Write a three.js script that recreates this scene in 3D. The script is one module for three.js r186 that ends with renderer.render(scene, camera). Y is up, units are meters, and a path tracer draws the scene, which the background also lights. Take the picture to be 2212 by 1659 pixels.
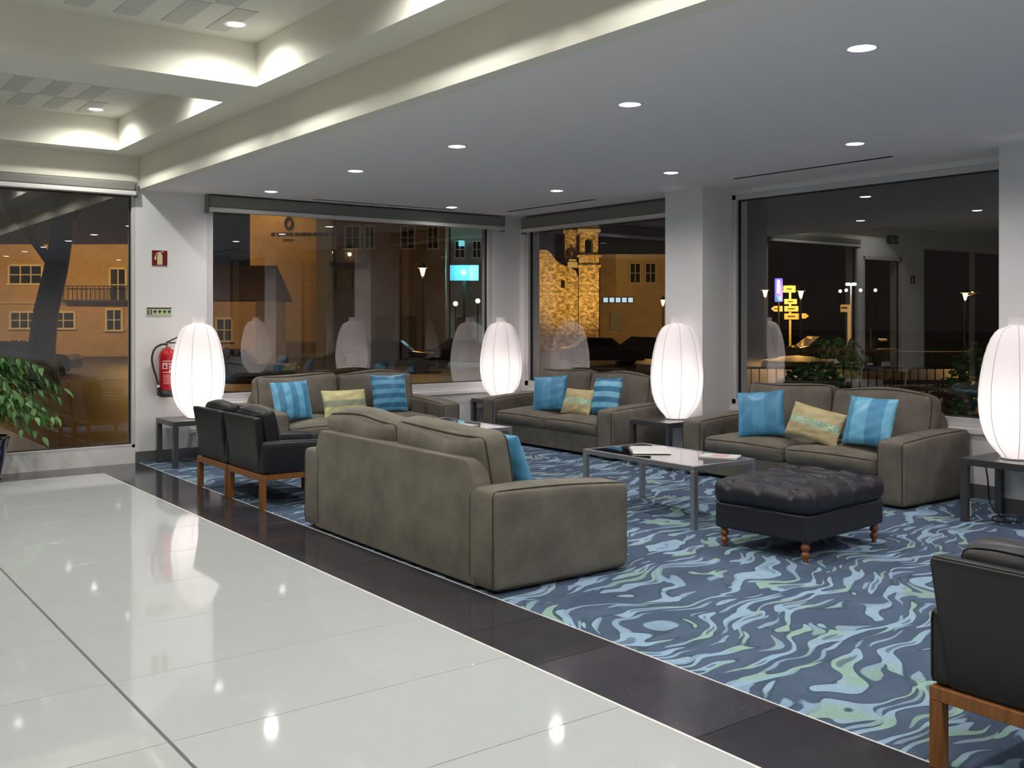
import * as THREE from 'three';
import { RoundedBoxGeometry } from 'three/addons/geometries/RoundedBoxGeometry.js';
import { mergeGeometries, mergeVertices } from 'three/addons/utils/BufferGeometryUtils.js';

/* ---------- camera, sky, exposure ---------- */
const scene = new THREE.Scene();
const YAW = THREE.MathUtils.degToRad(37.01);
const camera = new THREE.PerspectiveCamera(2 * Math.atan(1659 / 2 / 2170) * 180 / Math.PI, 2212 / 1659, 0.05, 400);
camera.position.set(0, 1.5, 0);
camera.rotation.y = -YAW;
camera.setViewOffset(2212, 1659, 0, 144.5, 2212, 1659);   // rising-front lens: verticals stay vertical
scene.add(camera);
scene.background = new THREE.Color().setRGB(0.006, 0.0042, 0.0042);
const renderer = new THREE.WebGLRenderer();
renderer.toneMapping = THREE.LinearToneMapping;
renderer.toneMappingExposure = 1.0;
renderer.shadowMap.enabled = true;

const LOUNGE_CD = 5.7, LOBBY_CD = 6.9, LAMP_CD = 0.33;
const LOUNGE_LIGHT = new THREE.Color().setRGB(1.0, 0.93, 0.9), LOBBY_LIGHT = new THREE.Color().setRGB(1.0, 0.985, 0.92), LAMP_LIGHT = new THREE.Color().setRGB(1.0, 0.91, 0.9);
const SODIUM = new THREE.Color().setRGB(1.0, 0.53, 0.14);

/* ---------- helpers ---------- */
let seedState = 1;
const seed = (s) => { seedState = s >>> 0; };
const rnd = () => { seedState = (seedState + 0x6D2B79F5) >>> 0; let t = seedState; t = Math.imul(t ^ (t >>> 15), t | 1); t ^= t + Math.imul(t ^ (t >>> 7), t | 61); return ((t ^ (t >>> 14)) >>> 0) / 4294967296; };
const rr = (a, b) => a + (b - a) * rnd();
const clamp = (x, a, b) => Math.min(b, Math.max(a, x));
const sstep = (a, b, x) => { const t = clamp((x - a) / (b - a), 0, 1); return t * t * (3 - 2 * t); };
const rgb = (r, g, b) => new THREE.Color().setRGB(r, g, b);

function hash2(ix, iy, s) { let h = Math.imul(ix, 374761393) + Math.imul(iy, 668265263) + Math.imul(s, 1442695041); h = Math.imul(h ^ (h >>> 13), 1274126177); return ((h ^ (h >>> 16)) >>> 0) / 4294967296; }
function pn(x, y, px, py, s) {             // periodic gradient noise, about -1..1
  const x0 = Math.floor(x), y0 = Math.floor(y), fx = x - x0, fy = y - y0;
  const g = (ix, iy, dx, dy) => { const a = hash2(((ix % px) + px) % px, ((iy % py) + py) % py, s) * 6.2831853; return Math.cos(a) * dx + Math.sin(a) * dy; };
  const u = fx * fx * fx * (fx * (fx * 6 - 15) + 10), v = fy * fy * fy * (fy * (fy * 6 - 15) + 10);
  const a = g(x0, y0, fx, fy), b = g(x0 + 1, y0, fx - 1, fy), c = g(x0, y0 + 1, fx, fy - 1), d = g(x0 + 1, y0 + 1, fx - 1, fy - 1);
  return 1.45 * (a + (b - a) * u + (c - a) * v + (a - b - c + d) * u * v);
}
function dataTex(n, m, fn, srgb = true) {
  const d = new Uint8Array(n * m * 4);
  for (let j = 0; j < m; j++) for (let i = 0; i < n; i++) {
    const c = fn(i / n, j / m), k = (j * n + i) * 4;
    d[k] = clamp(c[0], 0, 255); d[k + 1] = clamp(c[1], 0, 255); d[k + 2] = clamp(c[2], 0, 255); d[k + 3] = 255;
  }
  const t = new THREE.DataTexture(d, n, m, THREE.RGBAFormat);
  t.wrapS = t.wrapT = THREE.RepeatWrapping; t.magFilter = THREE.LinearFilter; t.minFilter = THREE.LinearMipmapLinearFilter; t.generateMipmaps = true;
  if (srgb) t.colorSpace = THREE.SRGBColorSpace;
  t.needsUpdate = true;
  return t;
}
const rep = (t, x, y = x) => { const c = t.clone(); c.repeat.set(x, y); c.needsUpdate = true; return c; };

function boxUV(geo) {                       // uv in metres, chosen per triangle by the way it faces
  const g = geo.index ? geo.toNonIndexed() : geo;
  const p = g.attributes.position, uv = new Float32Array(p.count * 2);
  const a = new THREE.Vector3(), b = new THREE.Vector3(), c = new THREE.Vector3(), n = new THREE.Vector3();
  for (let i = 0; i < p.count; i += 3) {
    a.fromBufferAttribute(p, i); b.fromBufferAttribute(p, i + 1); c.fromBufferAttribute(p, i + 2);
    n.copy(b).sub(a).cross(c.clone().sub(a));
    const x = Math.abs(n.x), y = Math.abs(n.y), z = Math.abs(n.z);
    [a, b, c].forEach((v, k) => {
      const o = (i + k) * 2;
      if (y >= x && y >= z) { uv[o] = v.x; uv[o + 1] = v.z; } else if (x >= z) { uv[o] = v.z; uv[o + 1] = v.y; } else { uv[o] = v.x; uv[o + 1] = v.y; }
    });
  }
  g.setAttribute('uv', new THREE.BufferAttribute(uv, 2));
  return g;
}
const rb = (w, h, d, r = 0.01, seg = 2) => boxUV(new RoundedBoxGeometry(w, h, d, seg, Math.min(r, w / 2.01, h / 2.01, d / 2.01)));
const bx = (x0, x1, y0, y1, z0, z1) => { const g = new THREE.BoxGeometry(x1 - x0, y1 - y0, z1 - z0); g.translate((x0 + x1) / 2, (y0 + y1) / 2, (z0 + z1) / 2); return boxUV(g); };
const rbx = (x0, x1, y0, y1, z0, z1, r = 0.006, seg = 2) => { const g = rb(x1 - x0, y1 - y0, z1 - z0, r, seg); g.translate((x0 + x1) / 2, (y0 + y1) / 2, (z0 + z1) / 2); return g; };
const clean = (g) => { const o = g.index ? g.toNonIndexed() : g; for (const k of Object.keys(o.attributes)) if (!['position', 'normal', 'uv'].includes(k)) o.deleteAttribute(k); return o; };
const merge = (l) => mergeGeometries(l.map(clean), false);
const tube = (pts, r, seg = 24, rad = 6, closed = false) => new THREE.TubeGeometry(new THREE.CatmullRomCurve3(pts.map((p) => p.isVector3 ? p : new THREE.Vector3(...p)), closed), seg, r, rad, closed);
function bar(p, q, r0, r1 = r0, n = 8) { const a = new THREE.Vector3(...p), b = new THREE.Vector3(...q), d = b.clone().sub(a); const g = new THREE.CylinderGeometry(r1, r0, d.length(), n); g.translate(0, d.length() / 2, 0); g.applyQuaternion(new THREE.Quaternion().setFromUnitVectors(new THREE.Vector3(0, 1, 0), d.normalize())); g.translate(...p); return g; }
const lathe = (pts, n = 24) => new THREE.LatheGeometry(pts.map((p) => new THREE.Vector2(p[0], p[1])), n);

const used = {};
const numbered = (n) => { used[n] = (used[n] ?? -1) + 1; return used[n] ? `${n}_${String(used[n]).padStart(3, '0')}` : n; };
function tag(o, label, category, group, kind) { o.userData.label = label; o.userData.category = category; if (group) o.userData.group = group; if (kind) o.userData.kind = kind; return o; }
function thing(name, label, category, pos = [0, 0, 0], turn = 0, group) {
  const o = new THREE.Group(); o.name = numbered(name); o.position.set(...pos); o.rotation.y = turn; scene.add(o);
  return tag(o, label, category, group);
}
function part(name, geo, mat, parent, pos) { const m = new THREE.Mesh(geo, mat); m.name = name; if (pos) m.position.set(...pos); parent.add(m); return m; }
function copy(o, label, pos, turn = 0) { const c = o.clone(); c.name = numbered(o.name.replace(/_\d{3}$/, '')); c.userData = { ...o.userData, label }; c.position.set(...pos); c.rotation.y = turn; scene.add(c); return c; }
function struct(name, label, category) { const o = new THREE.Group(); o.name = name; scene.add(o); return tag(o, label, category, null, 'structure'); }
function structMesh(name, geo, mat, label, category) { const m = part(name, geo, mat, scene); return tag(m, label, category, null, 'structure'); }

/* a stuffed box: rounded corners, swelling faces, optional extra shaping */
function puff(w, h, d, o = {}) {
  const { r = 0.04, px = 0, py = 0, pz = 0, n = [14, 8, 8], shape } = o;
  const H = [w / 2, h / 2, d / 2], I = H.map((v) => Math.max(0, v - r));
  const M = (a, b, c) => {
    const p = [a * H[0], b * H[1], c * H[2]], q = p.map((v, i) => clamp(v, -I[i], I[i])), e = p.map((v, i) => v - q[i]), l = Math.hypot(...e);
    const v = l > 1e-9 ? q.map((x, i) => x + e[i] / l * Math.min(r, Math.max(...e.map(Math.abs)))) : p;
    const A = 1 - a * a, B = 1 - b * b, C = 1 - c * c;
    v[0] += a * px * B * C; v[1] += b * py * A * C; v[2] += c * pz * A * B;
    const out = new THREE.Vector3(...v);
    return shape ? shape(out, a, b, c) || out : out;
  };
  const g = new THREE.BoxGeometry(2, 2, 2, ...n); g.deleteAttribute('normal'); g.deleteAttribute('uv');
  let s = mergeVertices(g, 1e-4); const p = s.attributes.position;
  const soft = (t, k) => { const x = Math.abs(t), f = 1 - r * 1.15 / H[k], e = 0.55; const y = x < e ? x / e * f : f + (x - e) / (1 - e) * (1 - f); return Math.sign(t) * y; };
  for (let i = 0; i < p.count; i++) { const v = M(soft(p.getX(i), 0), soft(p.getY(i), 1), soft(p.getZ(i), 2)); p.setXYZ(i, v.x, v.y, v.z); }
  s.computeVertexNormals(); s = boxUV(s);
  return { geo: s, M };
}
/* piping along an edge loop of a stuffed box: axis names the face it runs round */
function piping(M, axis, at, r = 0.005, k = 0.97) {
  const pts = [], N = 10, E = [[-1, -1, 1, -1], [1, -1, 1, 1], [1, 1, -1, 1], [-1, 1, -1, -1]];
  for (const [u0, v0, u1, v1] of E) for (let i = 0; i < N; i++) {
    const t = i / N, u = (u0 + (u1 - u0) * t) * k, v = (v0 + (v1 - v0) * t) * k;
    pts.push(axis === 'z' ? M(u / k, v / k, at) : axis === 'y' ? M(u / k, at, v / k) : M(at, u / k, v / k));
  }
  return tube(pts, r, 90, 5, true);
}

/* ---------- textures and materials ---------- */
const std = (o) => new THREE.MeshStandardMaterial(o), phy = (o) => new THREE.MeshPhysicalMaterial(o);
const fabricTex = dataTex(512, 512, (u, v) => {
  const m = pn(u * 4, v * 5, 4, 5, 3) * 0.7 + pn(u * 10, v * 9, 10, 9, 4) * 0.45 + pn(u * 31, v * 30, 31, 30, 5) * 0.25, f = pn(u * 150, v * 150, 150, 150, 6) * 0.35;
  const k = 1 + 0.13 * m + 0.08 * f; return [112 * k, 107 * k + 1.5 * m, 96 * k];
});
const carpetTex = dataTex(1536, 1536, (u, v) => {
  const w = 1.0 * pn(u * 4, v * 4, 4, 4, 21) + 0.5 * pn(u * 9, v * 7, 9, 7, 22) + 0.1 * pn(u * 20, v * 14, 20, 14, 29);
  const n = pn(u * 7 + 0.35 * pn(u * 9, v * 16, 9, 16, 23), v * 32 + w * 2.4, 7, 32, 24);
  const n2 = pn(u * 8, v * 46 + w * 3.4, 8, 46, 25);
  const fib = 0.94 + 0.06 * pn(u * 260, v * 260, 260, 260, 26) + 0.03 * pn(u * 30, v * 30, 30, 30, 30);
  const L = sstep(0.18, 0.24, n) * (1 - 0.6 * sstep(0.56, 0.64, n)), T = 0.85 * sstep(0.36, 0.43, n2);
  const edge = sstep(0.06, 0.16, n) * (1 - L);
  const g = sstep(0.0, 0.34, pn(u * 7, v * 18 + w * 1.2, 7, 18, 27)), dk = sstep(-0.2, 0.4, pn(u * 5, v * 9, 5, 9, 28));
  const base = [77 - 8 * dk, 95 - 8 * dk, 121 - 8 * dk], li = [146 - 2 * g, 175 + 2 * g, 200 - 34 * g], ou = [58, 79, 94];
  const a = Math.max(L, T), mix = (k) => (base[k] * (1 - edge) + ou[k] * edge) * (1 - a) + li[k] * a;
  return [mix(0) * fib, mix(1) * fib, mix(2) * fib];
});
const graniteTex = dataTex(512, 512, (u, v) => { const a = pn(u * 6, v * 6, 6, 6, 31) * 0.5 + pn(u * 60, v * 60, 60, 60, 32) * 0.5 + pn(u * 128, v * 128, 128, 128, 33) * 0.5, s = hash2(Math.floor(u * 512), Math.floor(v * 512), 34) > 0.9985 ? 34 : 0, k = 1 + 0.16 * a; return [58 * k + s, 56 * k + s, 62 * k + s]; });
const tileTex = dataTex(256, 256, (u, v) => { const a = pn(u * 5, v * 5, 5, 5, 36) * 0.6 + pn(u * 20, v * 20, 20, 20, 37) * 0.4, k = 1 + 0.012 * a; return [192 * k, 195 * k, 195 * k]; });
const woodTex = dataTex(256, 512, (u, v) => { const a = pn(u * 22 + 0.8 * pn(u * 3, v * 4, 3, 4, 41), v * 3, 22, 3, 42) * 0.7 + pn(u * 60, v * 6, 60, 6, 43) * 0.4, k = 1 + 0.2 * a; return [150 * k, 98 * k, 52 * k]; });
const plasterTex = dataTex(512, 512, (u, v) => { const a = pn(u * 4, v * 4, 4, 4, 51) * 0.5 + pn(u * 13, v * 13, 13, 13, 52) * 0.4 + pn(u * 60, v * 60, 60, 60, 53) * 0.35, k = 1 + 0.1 * a; return [200 * k, 200 * k, 200 * k]; });
const stoneTex = dataTex(512, 512, (u, v) => { const a = pn(u * 9, v * 14, 9, 14, 55) + 0.8 * pn(u * 26, v * 36, 26, 36, 56) + 0.5 * pn(u * 80, v * 80, 80, 80, 57), k = 1 + 0.42 * a; return [172 * k, 152 * k, 116 * k]; });
const roadTex = dataTex(512, 512, (u, v) => { const a = pn(u * 6, v * 6, 6, 6, 61) + 0.6 * pn(u * 40, v * 40, 40, 40, 62), k = 1 + 0.25 * a; return [42 * k, 40 * k, 40 * k]; });
const satin = (fn) => dataTex(256, 256, fn);
const wov = (u, v) => 1 + 0.05 * pn(u * 90, v * 90, 90, 90, 71) + 0.06 * pn(u * 5, v * 5, 5, 5, 72);
const BL = [104, 176, 212], BD = [58, 122, 160], BM = [84, 156, 196];
const stripeTex = (dir, n, ph, A, B) => satin((u, v) => { const t = (dir ? v : u) * n + ph, f = t - Math.floor(t), s = sstep(0.47, 0.5, f) - sstep(0.97, 1, f), k = wov(u, v); return A.map((x, i) => (x * (1 - s) + B[i] * s) * k); });
const M = {
  wall: std({ color: rgb(0.79, 0.78, 0.775), roughness: 0.85 }),
  cream: std({ color: rgb(0.74, 0.73, 0.64), roughness: 0.85 }),
  ceiling: std({ color: rgb(0.8, 0.765, 0.76), roughness: 0.9 }),
  panelGrey: std({ color: rgb(0.55, 0.54, 0.49), roughness: 0.9 }),
  panelWhite: std({ color: rgb(0.7, 0.69, 0.62), roughness: 0.9 }),
  dark: std({ color: rgb(0.02, 0.02, 0.02), roughness: 0.8 }),
  tile: phy({ map: rep(tileTex, 1), roughness: 0.05, ior: 1.62 }),
  grout: std({ color: rgb(0.3, 0.3, 0.29), roughness: 0.9 }),
  trim: std({ color: rgb(0.85, 0.85, 0.83), roughness: 0.35, metalness: 0.2 }),
  granite: phy({ map: graniteTex, roughness: 0.12, ior: 1.55 }),
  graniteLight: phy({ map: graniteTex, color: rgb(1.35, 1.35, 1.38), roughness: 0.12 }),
  baseboard: phy({ color: rgb(0.13, 0.13, 0.135), roughness: 0.3 }),
  carpet: std({ map: carpetTex, roughness: 0.97 }),
  frame: std({ color: rgb(0.62, 0.61, 0.6), roughness: 0.45 }),
  gasket: std({ color: rgb(0.02, 0.02, 0.02), roughness: 0.6 }),
  glass: phy({ color: rgb(0.96, 0.97, 0.96), transmission: 1, roughness: 0, thickness: 0, ior: 2.3 }),
  blind: std({ color: rgb(0.22, 0.215, 0.195), roughness: 0.8 }),
  blindRail: std({ color: rgb(0.68, 0.67, 0.64), roughness: 0.5 }),
  fabric: phy({ map: fabricTex, roughness: 0.95, sheen: 0.35, sheenRoughness: 0.6, sheenColor: rgb(0.5, 0.48, 0.42) }),
  pipe: std({ color: rgb(0.055, 0.05, 0.04), roughness: 0.9 }),
  leather: phy({ color: rgb(0.013, 0.0125, 0.016), roughness: 0.42 }),
  wood: phy({ map: rep(woodTex, 2, 1.2), color: rgb(0.82, 0.8, 0.74), roughness: 0.45 }),
  woodDark: phy({ map: rep(woodTex, 3, 2), color: rgb(0.75, 0.6, 0.5), roughness: 0.35 }),
  velvet: phy({ color: rgb(0.013, 0.0125, 0.018), roughness: 0.5, sheen: 0.3, sheenRoughness: 0.4, sheenColor: rgb(0.2, 0.19, 0.23) }),
  lacquer: phy({ color: rgb(0.06, 0.06, 0.062), roughness: 0.24 }),
  steel: std({ color: rgb(0.42, 0.42, 0.43), metalness: 0.9, roughness: 0.38 }),
  tableGlass: phy({ color: rgb(0.5, 0.53, 0.54), transmission: 1, roughness: 0.01, thickness: 0, ior: 1.6 }),
  shade: phy({ color: rgb(0.95, 0.93, 0.925), transmission: 0.5, roughness: 1, thickness: 0 }),
  rib: std({ color: rgb(0.55, 0.52, 0.51), roughness: 0.7 }),
  bulb: std({ color: rgb(1, 1, 1), emissive: rgb(1, 0.92, 0.88), emissiveIntensity: 8 }),
  lens: std({ color: rgb(1, 1, 1), emissive: rgb(1, 0.97, 0.98), emissiveIntensity: 14 }),
  white: std({ color: rgb(0.78, 0.78, 0.77), roughness: 0.5 }),
  plastic: std({ color: rgb(0.02, 0.02, 0.022), roughness: 0.5 }),
  red: phy({ color: rgb(0.48, 0.012, 0.018), roughness: 0.22 }),
  brass: std({ color: rgb(0.6, 0.5, 0.3), metalness: 0.8, roughness: 0.35 }),
  pot: phy({ color: rgb(0.012, 0.012, 0.05), roughness: 0.12, clearcoat: 1 }),
  soil: std({ color: rgb(0.04, 0.028, 0.02), roughness: 1 }),
  bark: std({ color: rgb(0.14, 0.1, 0.07), roughness: 0.95, map: rep(plasterTex, 3) }),
  leafA: phy({ color: rgb(0.075, 0.2, 0.045), roughness: 0.4, transmission: 0.25, thickness: 0 }),
  leafB: phy({ color: rgb(0.13, 0.3, 0.07), roughness: 0.4, transmission: 0.25, thickness: 0 }),
  paper: std({ color: rgb(0.75, 0.74, 0.72), roughness: 0.55 }),
  pink: std({ color: rgb(0.75, 0.42, 0.44), roughness: 0.5 }),
  navyPaper: std({ color: rgb(0.06, 0.07, 0.1), roughness: 0.35 }),
};
M.blueV = phy({ map: stripeTex(0, 3, 0.2, BL, BD.map((x) => x + 14)), roughness: 0.42, sheen: 0.5, sheenColor: rgb(0.3, 0.5, 0.6) });
M.blueH = phy({ map: stripeTex(1, 4, 0.1, BL, BD), roughness: 0.42, sheen: 0.5, sheenColor: rgb(0.3, 0.5, 0.6) });
M.blueWide = phy({ map: stripeTex(0, 1.5, 0.72, [120, 192, 226], BM), roughness: 0.38, sheen: 0.5, sheenColor: rgb(0.3, 0.5, 0.6) });
M.bluePlain = phy({ map: stripeTex(0, 2, 0.3, BM, [74, 142, 182]), roughness: 0.42, sheen: 0.5, sheenColor: rgb(0.3, 0.5, 0.6) });
M.blueBroad = phy({ map: stripeTex(1, 3.5, 0.45, [126, 194, 226], BD), roughness: 0.38, sheen: 0.5, sheenColor: rgb(0.3, 0.5, 0.6) });
const creamTex = satin((u, v) => { const k = wov(u, v), b = sstep(0.36, 0.42, v) - sstep(0.58, 0.64, v), q = hash2(Math.floor(u * 40), Math.floor(v * 30), 77), s = b * (q > 0.62 ? 1 : 0.25); return [(196 - 36 * b + 40 * s) * k, (180 + 4 * b + 42 * s) * k, (134 + 8 * b + 60 * s) * k]; });
M.creamCushion = phy({ map: creamTex, roughness: 0.5, sheen: 0.4, sheenColor: rgb(0.5, 0.45, 0.3) });
const yellowTex = satin((u, v) => { const k = wov(u, v), b = sstep(0.34, 0.4, v) - sstep(0.56, 0.62, v); return [(204 - 62 * b) * k, (198 - 46 * b) * k, (142 - 18 * b) * k]; });
M.yellowCushion = phy({ map: yellowTex, roughness: 0.5, sheen: 0.4, sheenColor: rgb(0.5, 0.48, 0.3) });

/* ---------- the room ---------- */
const ZB = -10.58, XR = 8.1, CEIL = 2.815, SOFFIT = 3.15, COFFER = 3.46, XF = 3.155, XW = 2.675, XC = 3.16, ZW = -10.06, XL = -6, ZF = 4;
{
  const fl = struct('floor', 'floor of glossy white tiles with a black granite border beside patterned blue carpet', 'floor');
  part('screed', bx(XL - 0.3, XR + 0.3, -0.3, -0.012, ZB - 0.3, ZF + 0.3), M.grout, fl);
  // white tiles
  const xs = [XW - 0.014]; for (let x = 1.17; x > XL; x -= 1.505) xs.push(x); xs.push(XL);
  const zs = [ZW]; for (let k = 10; k >= -9; k--) { const z = -2.84 - 0.72 * k; if (z > ZW + 0.05) zs.push(z); } zs.push(ZF);
  const cache = {};
  for (let i = 0; i + 1 < xs.length; i++) for (let j = 0; j + 1 < zs.length; j++) {
    const g = i === 0 ? 0.004 : 0.004, x1 = xs[i] - (i ? 0.007 : 0), x0 = xs[i + 1] + 0.007, z0 = zs[j] + 0.002, z1 = zs[j + 1] - 0.002;
    if (z1 - z0 < 0.05) continue;
    const key = `${(x1 - x0).toFixed(3)}_${(z1 - z0).toFixed(3)}`;
    cache[key] ??= rb(x1 - x0, 0.012, z1 - z0, 0.0015, 1);
    part('tile', cache[key], M.tile, fl, [(x0 + x1) / 2, -0.006, (z0 + z1) / 2]);
  }
  part('edge_strip', bx(XW - 0.014, XW, -0.012, 0.0008, ZW - 0.012, ZF), M.trim, fl);
  part('edge_strip', bx(XL, XW, -0.012, 0.0008, ZW - 0.012, ZW), M.trim, fl);
  // granite border
  const gz = [ZB, -9.815, -8.345, -6.875, -5.405, -3.935, -3.4, -2.465, -0.995, 0.475, 1.945, ZF];
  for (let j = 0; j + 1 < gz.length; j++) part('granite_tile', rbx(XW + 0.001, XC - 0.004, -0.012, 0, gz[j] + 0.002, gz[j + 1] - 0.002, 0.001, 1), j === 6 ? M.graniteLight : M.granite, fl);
  for (let x = XW - 1.47; x > XL - 1.47; x -= 1.47) part('granite_tile', rbx(Math.max(x, XL) + 0.002, x + 1.468, -0.012, 0, ZB, ZW - 0.012, 0.001, 1), M.granite, fl);
  part('carpet_edge_strip', bx(XC - 0.004, XC + 0.004, -0.012, 0.001, ZB, ZF), M.trim, fl);
  const cg = new THREE.PlaneGeometry(XR - XC - 0.004, ZF - ZB); cg.rotateX(-Math.PI / 2); cg.translate((XC + 0.004 + XR) / 2, 0, (ZF + ZB) / 2);
  const uv = cg.attributes.uv, cp = cg.attributes.position; for (let i = 0; i < uv.count; i++) { const x = cp.getX(i) / 2.5, z = cp.getZ(i) / 2.5, c = Math.cos(0.18), s = Math.sin(0.18); uv.setXY(i, x * c - z * s, x * s + z * c); };
  const cb = new THREE.BoxGeometry(XR - XC - 0.004, 0.011, ZF - ZB); cb.translate((XC + 0.004 + XR) / 2, -0.0062, (ZF + ZB) / 2);
  tag(part('carpet', cg, M.carpet, fl), 'navy carpet woven with pale blue and sage waves'); part('carpet_backing', cb, M.grout, fl);
}
// cream band over the lobby window
structMesh('trim_1', bx(XL, 3.155, 2.89, 3.15, ZB, ZB + 0.008), M.cream, 'cream band between the lobby blind and the coffered ceiling', 'trim');
// walls, built round their openings
const wallParts = (o) => merge(o.map((b) => bx(...b)));
const T0 = 0.25, TOPW = 3.6, zb0 = ZB - T0;
const backGeo = wallParts([
  [XL, -5.2, 0, TOPW, zb0, ZB], [-5.2, -1.5, 0, 0.16, zb0, ZB], [-5.2, -1.5, 2.83, TOPW, zb0, ZB], [-1.5, -0.78, 0, TOPW, zb0, ZB], [-0.78, 0.45, 2.6, TOPW, zb0, ZB],
  [0.45, 0.62, 0, TOPW, zb0, ZB], [0.62, 3.125, 0, 0.16, zb0, ZB], [0.62, 3.125, 2.83, TOPW, zb0, ZB], [3.125, 3.875, 0, TOPW, zb0, ZB],
  [3.875, 7.665, 0, 0.6, zb0, ZB], [3.875, 7.665, 2.75, TOPW, zb0, ZB], [7.665, XR + T0, 0, TOPW, zb0, ZB]]);
structMesh('wall_back', backGeo, M.wall, 'pale wall of tall windows behind the sofa and the extinguisher', 'wall');
const rightGeo = wallParts([
  [XR, XR + T0, 0, 0.6, ZB, ZF], [XR, XR + T0, 2.765, TOPW, ZB, ZF], [XR, XR + T0, 0.6, 2.765, ZB, -10.47], [XR, XR + T0, 0.6, 2.765, -7.45, -6.96],
  [XR, XR + T0, 0.6, 2.765, -3.92, -3.42], [XR, XR + T0, 0.6, 2.765, -0.4, 0.1], [XR, XR + T0, 0.6, 2.765, 3.1, ZF]]);
structMesh('wall_right', rightGeo, M.wall, 'pale window wall behind the two right-hand sofas', 'wall');
structMesh('wall_left', bx(XL - T0, XL, 0, TOPW, ZB, ZF), M.cream, 'plain lobby wall opposite the lounge windows', 'wall');
structMesh('wall_front', bx(XL, XR, 0, TOPW, ZF, ZF + T0), M.wall, 'plain wall closing the room behind the viewer', 'wall');
[[-7.47, -6.95, 'white square column standing between the two right-hand windows'], [-3.92, -3.4, 'white square column at the right edge beside the near lamp'], [-0.4, 0.12, 'white square column behind the viewer']].forEach(([a, b, l], i) => {
  const g = struct(['column', 'column_001', 'column_002'][i], l, 'column'); part('shaft', bx(7.65, XR, 0, CEIL, a, b), M.wall, g);
  part('baseboard', merge([bx(7.64, 7.65, 0, 0.115, a - 0.01, b + 0.01), bx(7.65, XR - 0.012, 0, 0.115, a - 0.01, a), bx(7.65, XR - 0.012, 0, 0.115, b, b + 0.01)]), M.baseboard, g);
});
structMesh('baseboard_back', merge([bx(3.125, XR - 0.012, 0, 0.115, ZB, ZB + 0.012)]), M.baseboard, 'dark stone baseboard below the back windows', 'baseboard');
structMesh('baseboard_right', merge([bx(XR - 0.012, XR, 0, 0.115, ZB + 0.012, -7.48), bx(XR - 0.012, XR, 0, 0.115, -6.94, -3.93), bx(XR - 0.012, XR, 0, 0.115, -3.39, -0.41), bx(XR - 0.012, XR, 0, 0.115, 0.13, ZF)]), M.baseboard, 'dark stone baseboard along the right window wall', 'baseboard');

// ceilings: plates with real slots and coffers
function plate(x0, x1, z0, z1, holes, y0, y1) {
  const rect = (S, a, b, c, d) => { S.moveTo(a, -c); S.lineTo(b, -c); S.lineTo(b, -d); S.lineTo(a, -d); S.closePath(); return S; };
  const s = rect(new THREE.Shape(), x0, x1, z1, z0);
  for (const [a, b, c, d] of holes) s.holes.push(rect(new THREE.Path(), a, b, c, d));
  const g = new THREE.ExtrudeGeometry(s, { depth: y1 - y0, bevelEnabled: false }); g.rotateX(-Math.PI / 2); g.translate(0, y0, 0);
  return boxUV(g);
}
const SLOTS = [[4.98, 6.86, -10.32, -10.27], [7.47, 7.52, -10.05, -8.4], [7.41, 7.46, -6.36, -4.69], [7.41, 7.46, -2.8, -1.1]];
const COFX = [[0.07, 2.87]], COFZ = [[-10.29, -7.49], [-6.85, -4.05], [-3.41, -0.61], [0.03, 2.83]];
{
  const c = struct('ceiling', 'plain grey-white ceiling over the lounge with slots and downlights', 'ceiling');
  part('plasterboard', plate(XF + 0.12, XR, ZB, ZF, SLOTS, CEIL, CEIL + 0.12), M.ceiling, c);
  for (const [a, b, z0, z1] of SLOTS) part('slot_lining', merge([bx(a - 0.01, b + 0.01, CEIL + 0.1, CEIL + 0.13, z0 - 0.01, z1 + 0.01), bx(a, a + 0.004, CEIL - 0.001, CEIL + 0.1, z0, z1), bx(b - 0.004, b, CEIL - 0.001, CEIL + 0.1, z0, z1), bx(a, b, CEIL - 0.001, CEIL + 0.1, z0, z0 + 0.004), bx(a, b, CEIL - 0.001, CEIL + 0.1, z1 - 0.004, z1)]), M.dark, c);
  part('fascia', bx(XF, XF + 0.12, CEIL, TOPW, ZB, ZF), M.cream, c);
  const l = struct('ceiling_001', 'cream coffered ceiling over the lobby with striped recessed panels', 'ceiling');
  const holes = []; for (const [a, b] of COFX) for (const [z0, z1] of COFZ) holes.push([a, b, z0, z1]);
  part('soffit', plate(XL, XF, ZB, ZF, holes, SOFFIT, COFFER), M.cream, l);
  part('coffer_back', bx(XL, XF, COFFER, COFFER + 0.1, ZB, ZF), M.panelWhite, l);
  const pg = {};
  COFX.slice(0, 1).forEach(([a, b]) => COFZ.slice(0, 3).forEach(([z0, z1]) => {
    const rows = [[0.16, 0.72], [0.74, 1.36], [1.38, 1.98], [2.0, 2.62]];
    rows.forEach(([p, q], r) => { for (let k = 0; k < 9; k++) { const x = b - 0.36 - k * 0.3 - (r % 2 ? 0.15 : 0); if (x - 0.08 < a + 0.12) continue; const key = (q - p).toFixed(2); pg[key] ??= rb(0.145, 0.006, q - p, 0.002, 1); part('perforated_panel', pg[key], M.panelGrey, l, [x, COFFER - 0.002, z0 + (p + q) / 2]); } });
  }));
  structMesh('roof', bx(XL - T0, XR + T0, TOPW, TOPW + 0.2, ZB - T0, ZF + T0), M.dark, 'flat roof slab closing the building above', 'roof');
}
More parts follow.
